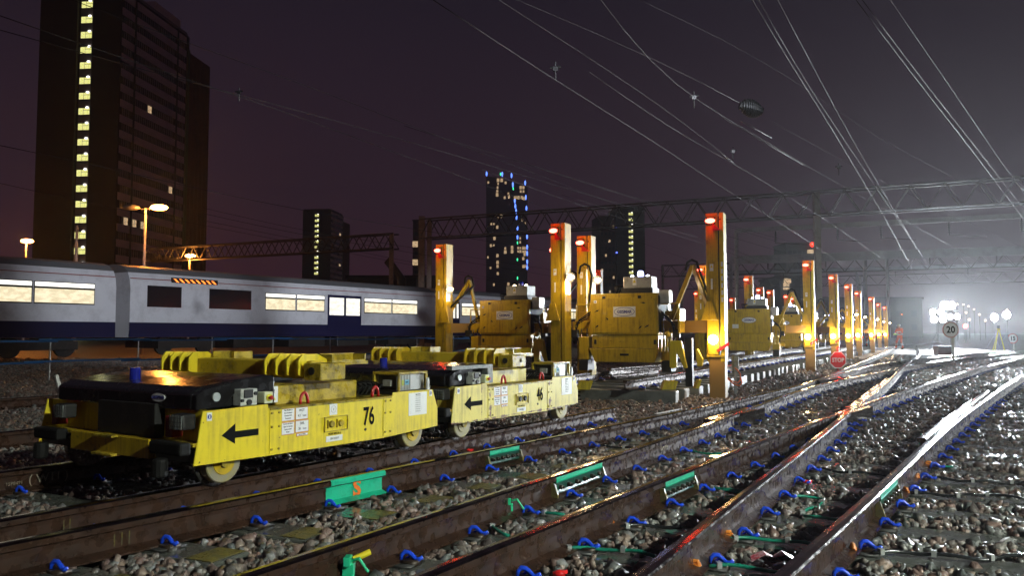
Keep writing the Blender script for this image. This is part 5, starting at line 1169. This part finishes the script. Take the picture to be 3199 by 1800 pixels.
# ------------------------------------------------------------------ cables and bits on the ballast
def crop(o, s, pts): return [(o[0] + x / s, o[1] + y / s) for x, y in pts]
CAB = [
 (crop((2100, 1400), 3.623, [(400, 440), (640, 472), (780, 490), (930, 500)]), 'teal', 'short teal cable leaving the joint on the dark middle rail'),
 (crop((2100, 1400), 3.623, [(1330, 545), (1540, 540), (1700, 545), (1740, 575), (1640, 650), (1500, 700), (1440, 730), (1500, 765), (1640, 785), (1800, 790), (1930, 795)]), 'teal', 'teal cable bent in a zigzag between the two brightest rails'),
 (crop((2100, 1400), 3.623, [(640, 1020), (780, 1010), (930, 1003), (1050, 1012), (1330, 1042), (1480, 1060), (1620, 1090)]), 'teal', 'teal cable arching over a sleeper below the zigzag cable'),
 (crop((2100, 1400), 3.623, [(440, 1325), (720, 1312), (1000, 1340), (1200, 1372), (1280, 1420)]), 'teal', 'lowest teal cable near the torn tape'),
 (crop((1400, 1400), 3.623, [(1290, 1135), (1400, 1122), (1740, 1118), (2000, 1142), (2250, 1180), (2360, 1215)]), 'teal', 'long teal cable arching beside an orange tab at the bottom'),
 (crop((1400, 1400), 3.623, [(1960, 880), (2100, 865), (2250, 860), (2400, 865), (2560, 895), (2640, 900)]), 'black', 'black cable with silver ties crossing a sleeper'),
 (crop((1400, 1400), 3.623, [(480, 860), (540, 930), (600, 968), (690, 972)]), 'teal', 'short teal tail beside a clip at the bottom centre'),
 (crop((1400, 1400), 3.623, [(690, 640), (780, 640), (940, 690), (1150, 742), (1320, 748)]), 'teal', 'teal bond cable from the green clamp to the next rail'),
 (crop((2100, 1400), 3.623, [(1650, 215), (1830, 255), (2100, 272), (2350, 292), (2500, 305)]), 'black', 'black cable between the bright rails farther up'),
 (crop((2600, 1350), 3.22, [(430, 1205), (680, 1188), (900, 1200), (1100, 1232), (1500, 1272), (1940, 1222)]), 'black', 'black cable at the lower corner running out from the brightest rail'),
 (crop((2600, 1350), 3.22, [(790, 600), (1010, 612), (1250, 640), (1500, 610), (1930, 660)]), 'black', 'thin black cable above the lower corner cable'),
 (crop((2600, 1350), 3.22, [(1000, 440), (1230, 478), (1450, 488), (1930, 500)]), 'black', 'black cable with bright ties farther up the right verge'),
 (crop((2600, 1350), 3.22, [(980, 345), (1080, 352), (1210, 340)]), 'teal', 'short teal tail beside the brightest rail'),
 (crop((1800, 1150), 3.623, [(200, 870), (390, 885), (570, 892), (640, 900)]), 'black', 'short black cable near the trolley-side rails'),
 (crop((1800, 1150), 3.623, [(1220, 930), (1340, 942), (1520, 960), (1640, 965)]), 'teal', 'faint teal cable between the two rusty rails farther back'),
 (crop((1800, 1150), 3.623, [(1380, 1275), (1500, 1345), (1720, 1375), (1880, 1385)]), 'teal', 'teal cable running from beside the dark rail joint'),
]
BLKC = mat('black_cable_sheath', (.015, .017, .018), .22, coat=.5); TIE = mat('silver_tie', (.6, .62, .62), .25, .5)
for pts, col, lab in CAB:
    P_ = [atz(x, y, .03) for x, y in pts]; Q = resample([(p.x, p.y) for p in P_], step=.04, it=4, back=.01)
    o = MB().tube([(a, b, .022 + .006 * math.sin(i * .9)) for i, (a, b) in enumerate(Q)], .0095, n=7).build('cable', TEALC if col == 'teal' else BLKC, smooth=True); tag(o, lab, 'cable')
    for k in range(1, len(Q) - 2, max(6, len(Q) // 3)):
        d = Q[k + 1] - Q[k]; tb = MB().b2((-.011, -.015, -.013), (.011, .015, .016)).build('cable_tie', TIE, o); tb.location = (Q[k][0], Q[k][1], .026); tb.rotation_euler = (0, 0, math.atan2(d[1], d[0]))
TABL = ['orange insulator tab above the black tied cable by the dark middle rail', 'orange insulator tab at the start of the long bottom teal cable', 'orange insulator tab beyond the first teal joint by the trolley-side rail',
        'orange insulator tab below the nearest clip of the shining curved rail', 'orange insulator tab where the arching teal cable starts', 'orange insulator tab by the lower corner cable on the brightest rail', 'orange insulator tab just above the pale teal joint',
        'second orange insulator tab up from the pale teal joint', 'third orange insulator tab up from the pale teal joint', 'orange insulator tab at the end of the short black cable near the trolleys', 'orange-sprayed insulator tab at the foot of the rusty middle rail']
f0 = None
for x, y in crop((1400, 1400), 3.623, [(1830, 868), (1240, 1125), (1180, 40)]) + crop((2100, 1400), 3.623, [(255, 1340), (630, 1000)]) + crop((2600, 1350), 3.22, [(210, 1180), (740, 600), (860, 460), (970, 330)]) + crop((1800, 1150), 3.623, [(80, 868), (800, 1030)]):
    q = atz(x, y, .03)
    if f0 is None:
        m = MB().tube([(-.022, 0, 0), (-.01, 0, .022), (.012, 0, .022), (.022, 0, 0)], .011, n=7); m.b2((-.018, -.014, -.01), (.018, .014, .012)); f = f0 = m.build('orange_insulator', mat('orange_plastic', (.75, .24, .03), .4, coat=.3), bevel=0)
    else: f = dup(f0)
    f.location = (q.x, q.y, .03); f.rotation_euler = (0, 0, rnd() * 6); tag(f, TABL.pop(0), 'insulator tab', 'orange insulator tabs')
for (x, y), lab in zip(crop((1400, 1400), 3.623, [(1262, 1425)]) + crop((2100, 1400), 3.623, [(1530, 390)]) + crop((1400, 1400), 3.623, [(240, 28)]), ('red plastic scrap at the bottom edge of the picture', 'red plastic cap between the two bright rails', 'red peg beside a blue clip near the trolley')):
    q = atz(x, y, .03); m = MB().ball((0, 0, 0), .020, n=9, m=6, sc=(1.5, .9, .8)); m.tube([(-.03, 0, 0), (.035, .01, .004)], .010, n=6); o = m.build('red_cap', mat('bright_red_plastic', (.75, .02, .02), .3, coat=.4), smooth=True); o.location = (q.x, q.y, .03); tag(o, lab, 'plastic scrap')
q = atz(*crop((2100, 1400), 3.623, [(1120, 1278)])[0], .03); m = MB(); vs = [(-.10, -.03, 0), (-.09, .03, .01), (-.03, -.02, .03), (-.03, .025, .035), (.01, -.006, .012), (.01, .012, .014), (.06, -.03, .03), (.06, .03, .035), (.11, -.02, 0), (.11, .025, .01)]
m.add(vs + [(a, b, c - .003) for a, b, c in vs], [(0, 2, 3, 1), (2, 4, 5, 3), (4, 6, 7, 5), (6, 8, 9, 7), (11, 13, 12, 10), (13, 15, 14, 12), (15, 17, 16, 14), (17, 19, 18, 16)])
o = m.build('torn_tape', mat('white_red_tape', (.75, .72, .78), .3, dirt=(.6, .03, .06), amt=.9, scale=30)); o.location = (q.x, q.y, .035); tag(o, 'scrap of torn red and white tape on the stones', 'tape')
for (px, yel, lab) in ((crop((700, 1400), 3.623, [(1410, 1370)])[0], True, 'teal rail clamp with a yellow pin at the bottom edge'), (crop((1400, 1400), 3.623, [(685, 670)])[0], False, 'bright green rail clamp on the rusty rail foot'), (crop((2450, 1080), 3.623, [(1565, 1070)])[0], False, 'green clamp hanging by the closing rail')):
    q = atz(*px, .06); m = MB().box((0, 0, .0), (.05, .05, .07)); m.box((0, -.02, .05), (.03, .06, .04)); m.tube([(0, 0, .04), (.05, -.02, .06), (.09, -.02, .0)], .008, n=6)
    o = m.build('rail_clamp', mat('green_clamp', (.02, .5, .25), .35, coat=.3), bevel=.006); o.location = (q.x, q.y, .05); tag(o, lab, 'clamp')
    if yel: MB().tube([(.02, 0, .05), (.09, .03, .075)], .014, n=8).build('pin', mat('yellow_pin', (.75, .62, .02), .35), o)
# oiled slide chairs and blue-grey chairs beyond the reach of single clips are the clips above; a loose bottle cap and bolt heads on the web
# ------------------------------------------------------------------ unseen floodlight masts behind the photographer, the second added for the train
def unseen_mast(loc, label, heads):
    o = tag(empty('unseen_floodlight_mast', loc), label, 'floodlight mast'); H = max(h[0][2] for h in heads)
    MB().tube([(0, 0, -.04), (0, 0, H)], .09, n=10).build('pole', GALV, o)
    for (p, to, pw, ang, col, bl) in heads:
        P_ = Vector(p); w = Vector(to) - Vector(loc); d = (w - P_).normalized()
        h = MB().tube([P_ - d * .30, P_ - d * .06], [.12, .22], n=14).build('lamp_head', BLKM, o)
        MB().tube([P_ - d * .075, P_ - d * .070], .19, n=14).build('lens', FLOOD_L, h)
        light('SPOT', P_, pw, col, o, .22, 'floodlight_beam', rot=aim(P_, w), angle=rad(ang), blend=bl)
    return o
KC = (.93, 1, .86)
unseen_mast((10.5, -5.2, 0), 'unseen yard floodlight mast lighting the trolleys from behind the photographer', [((0, 0, 7.4), (-.75, 6.1, .3), 20000, 36, KC, 1.), ((.1, .3, 7.2), (3.8, 4.9, 0), 4600, 60, KC, 1.), ((.2, .3, 7.5), (17, 19, 0), 13000, 50, KC, 1.), ((.3, .2, 7.7), (8.2, 25.5, 1.6), 16000, 16, KC, .9)])  # last two heads added to brighten the right verge and the far gantry
unseen_mast((13.0, -3.0, 0), 'unseen tall floodlight mast added to light the train', [((0, 0, 9.0), (-15.5, 34, 2.6), 72000, 15, (.85, .9, 1), .8), ((-.3, 0, 9.0), (-9, 43.5, 2.6), 60000, 13, (.85, .9, 1), .8), ((.3, 0, 9.0), (-1, 55, 2.6), 50000, 12, (.85, .9, 1), .8)])  # unseen mast, added only to brighten the side of the train

# ------------------------------------------------------------------ drizzle in the air
hz = MB().b2((-420, -60, -1.1), (420, 760, 145)).build('haze', []); tag(hz, kind='stuff')
hm = bpy.data.materials.new('haze'); hm.use_nodes = True; t = hm.node_tree; t.nodes.clear()
out = t.nodes.new('ShaderNodeOutputMaterial'); pv = t.nodes.new('ShaderNodeVolumePrincipled'); pv.inputs['Density'].default_value = .0006; pv.inputs['Color'].default_value = (.85, .87, .9, 1); pv.inputs['Anisotropy'].default_value = .74
link(t, pv.outputs[0], out.inputs['Volume']); hz.data.materials.append(hm)
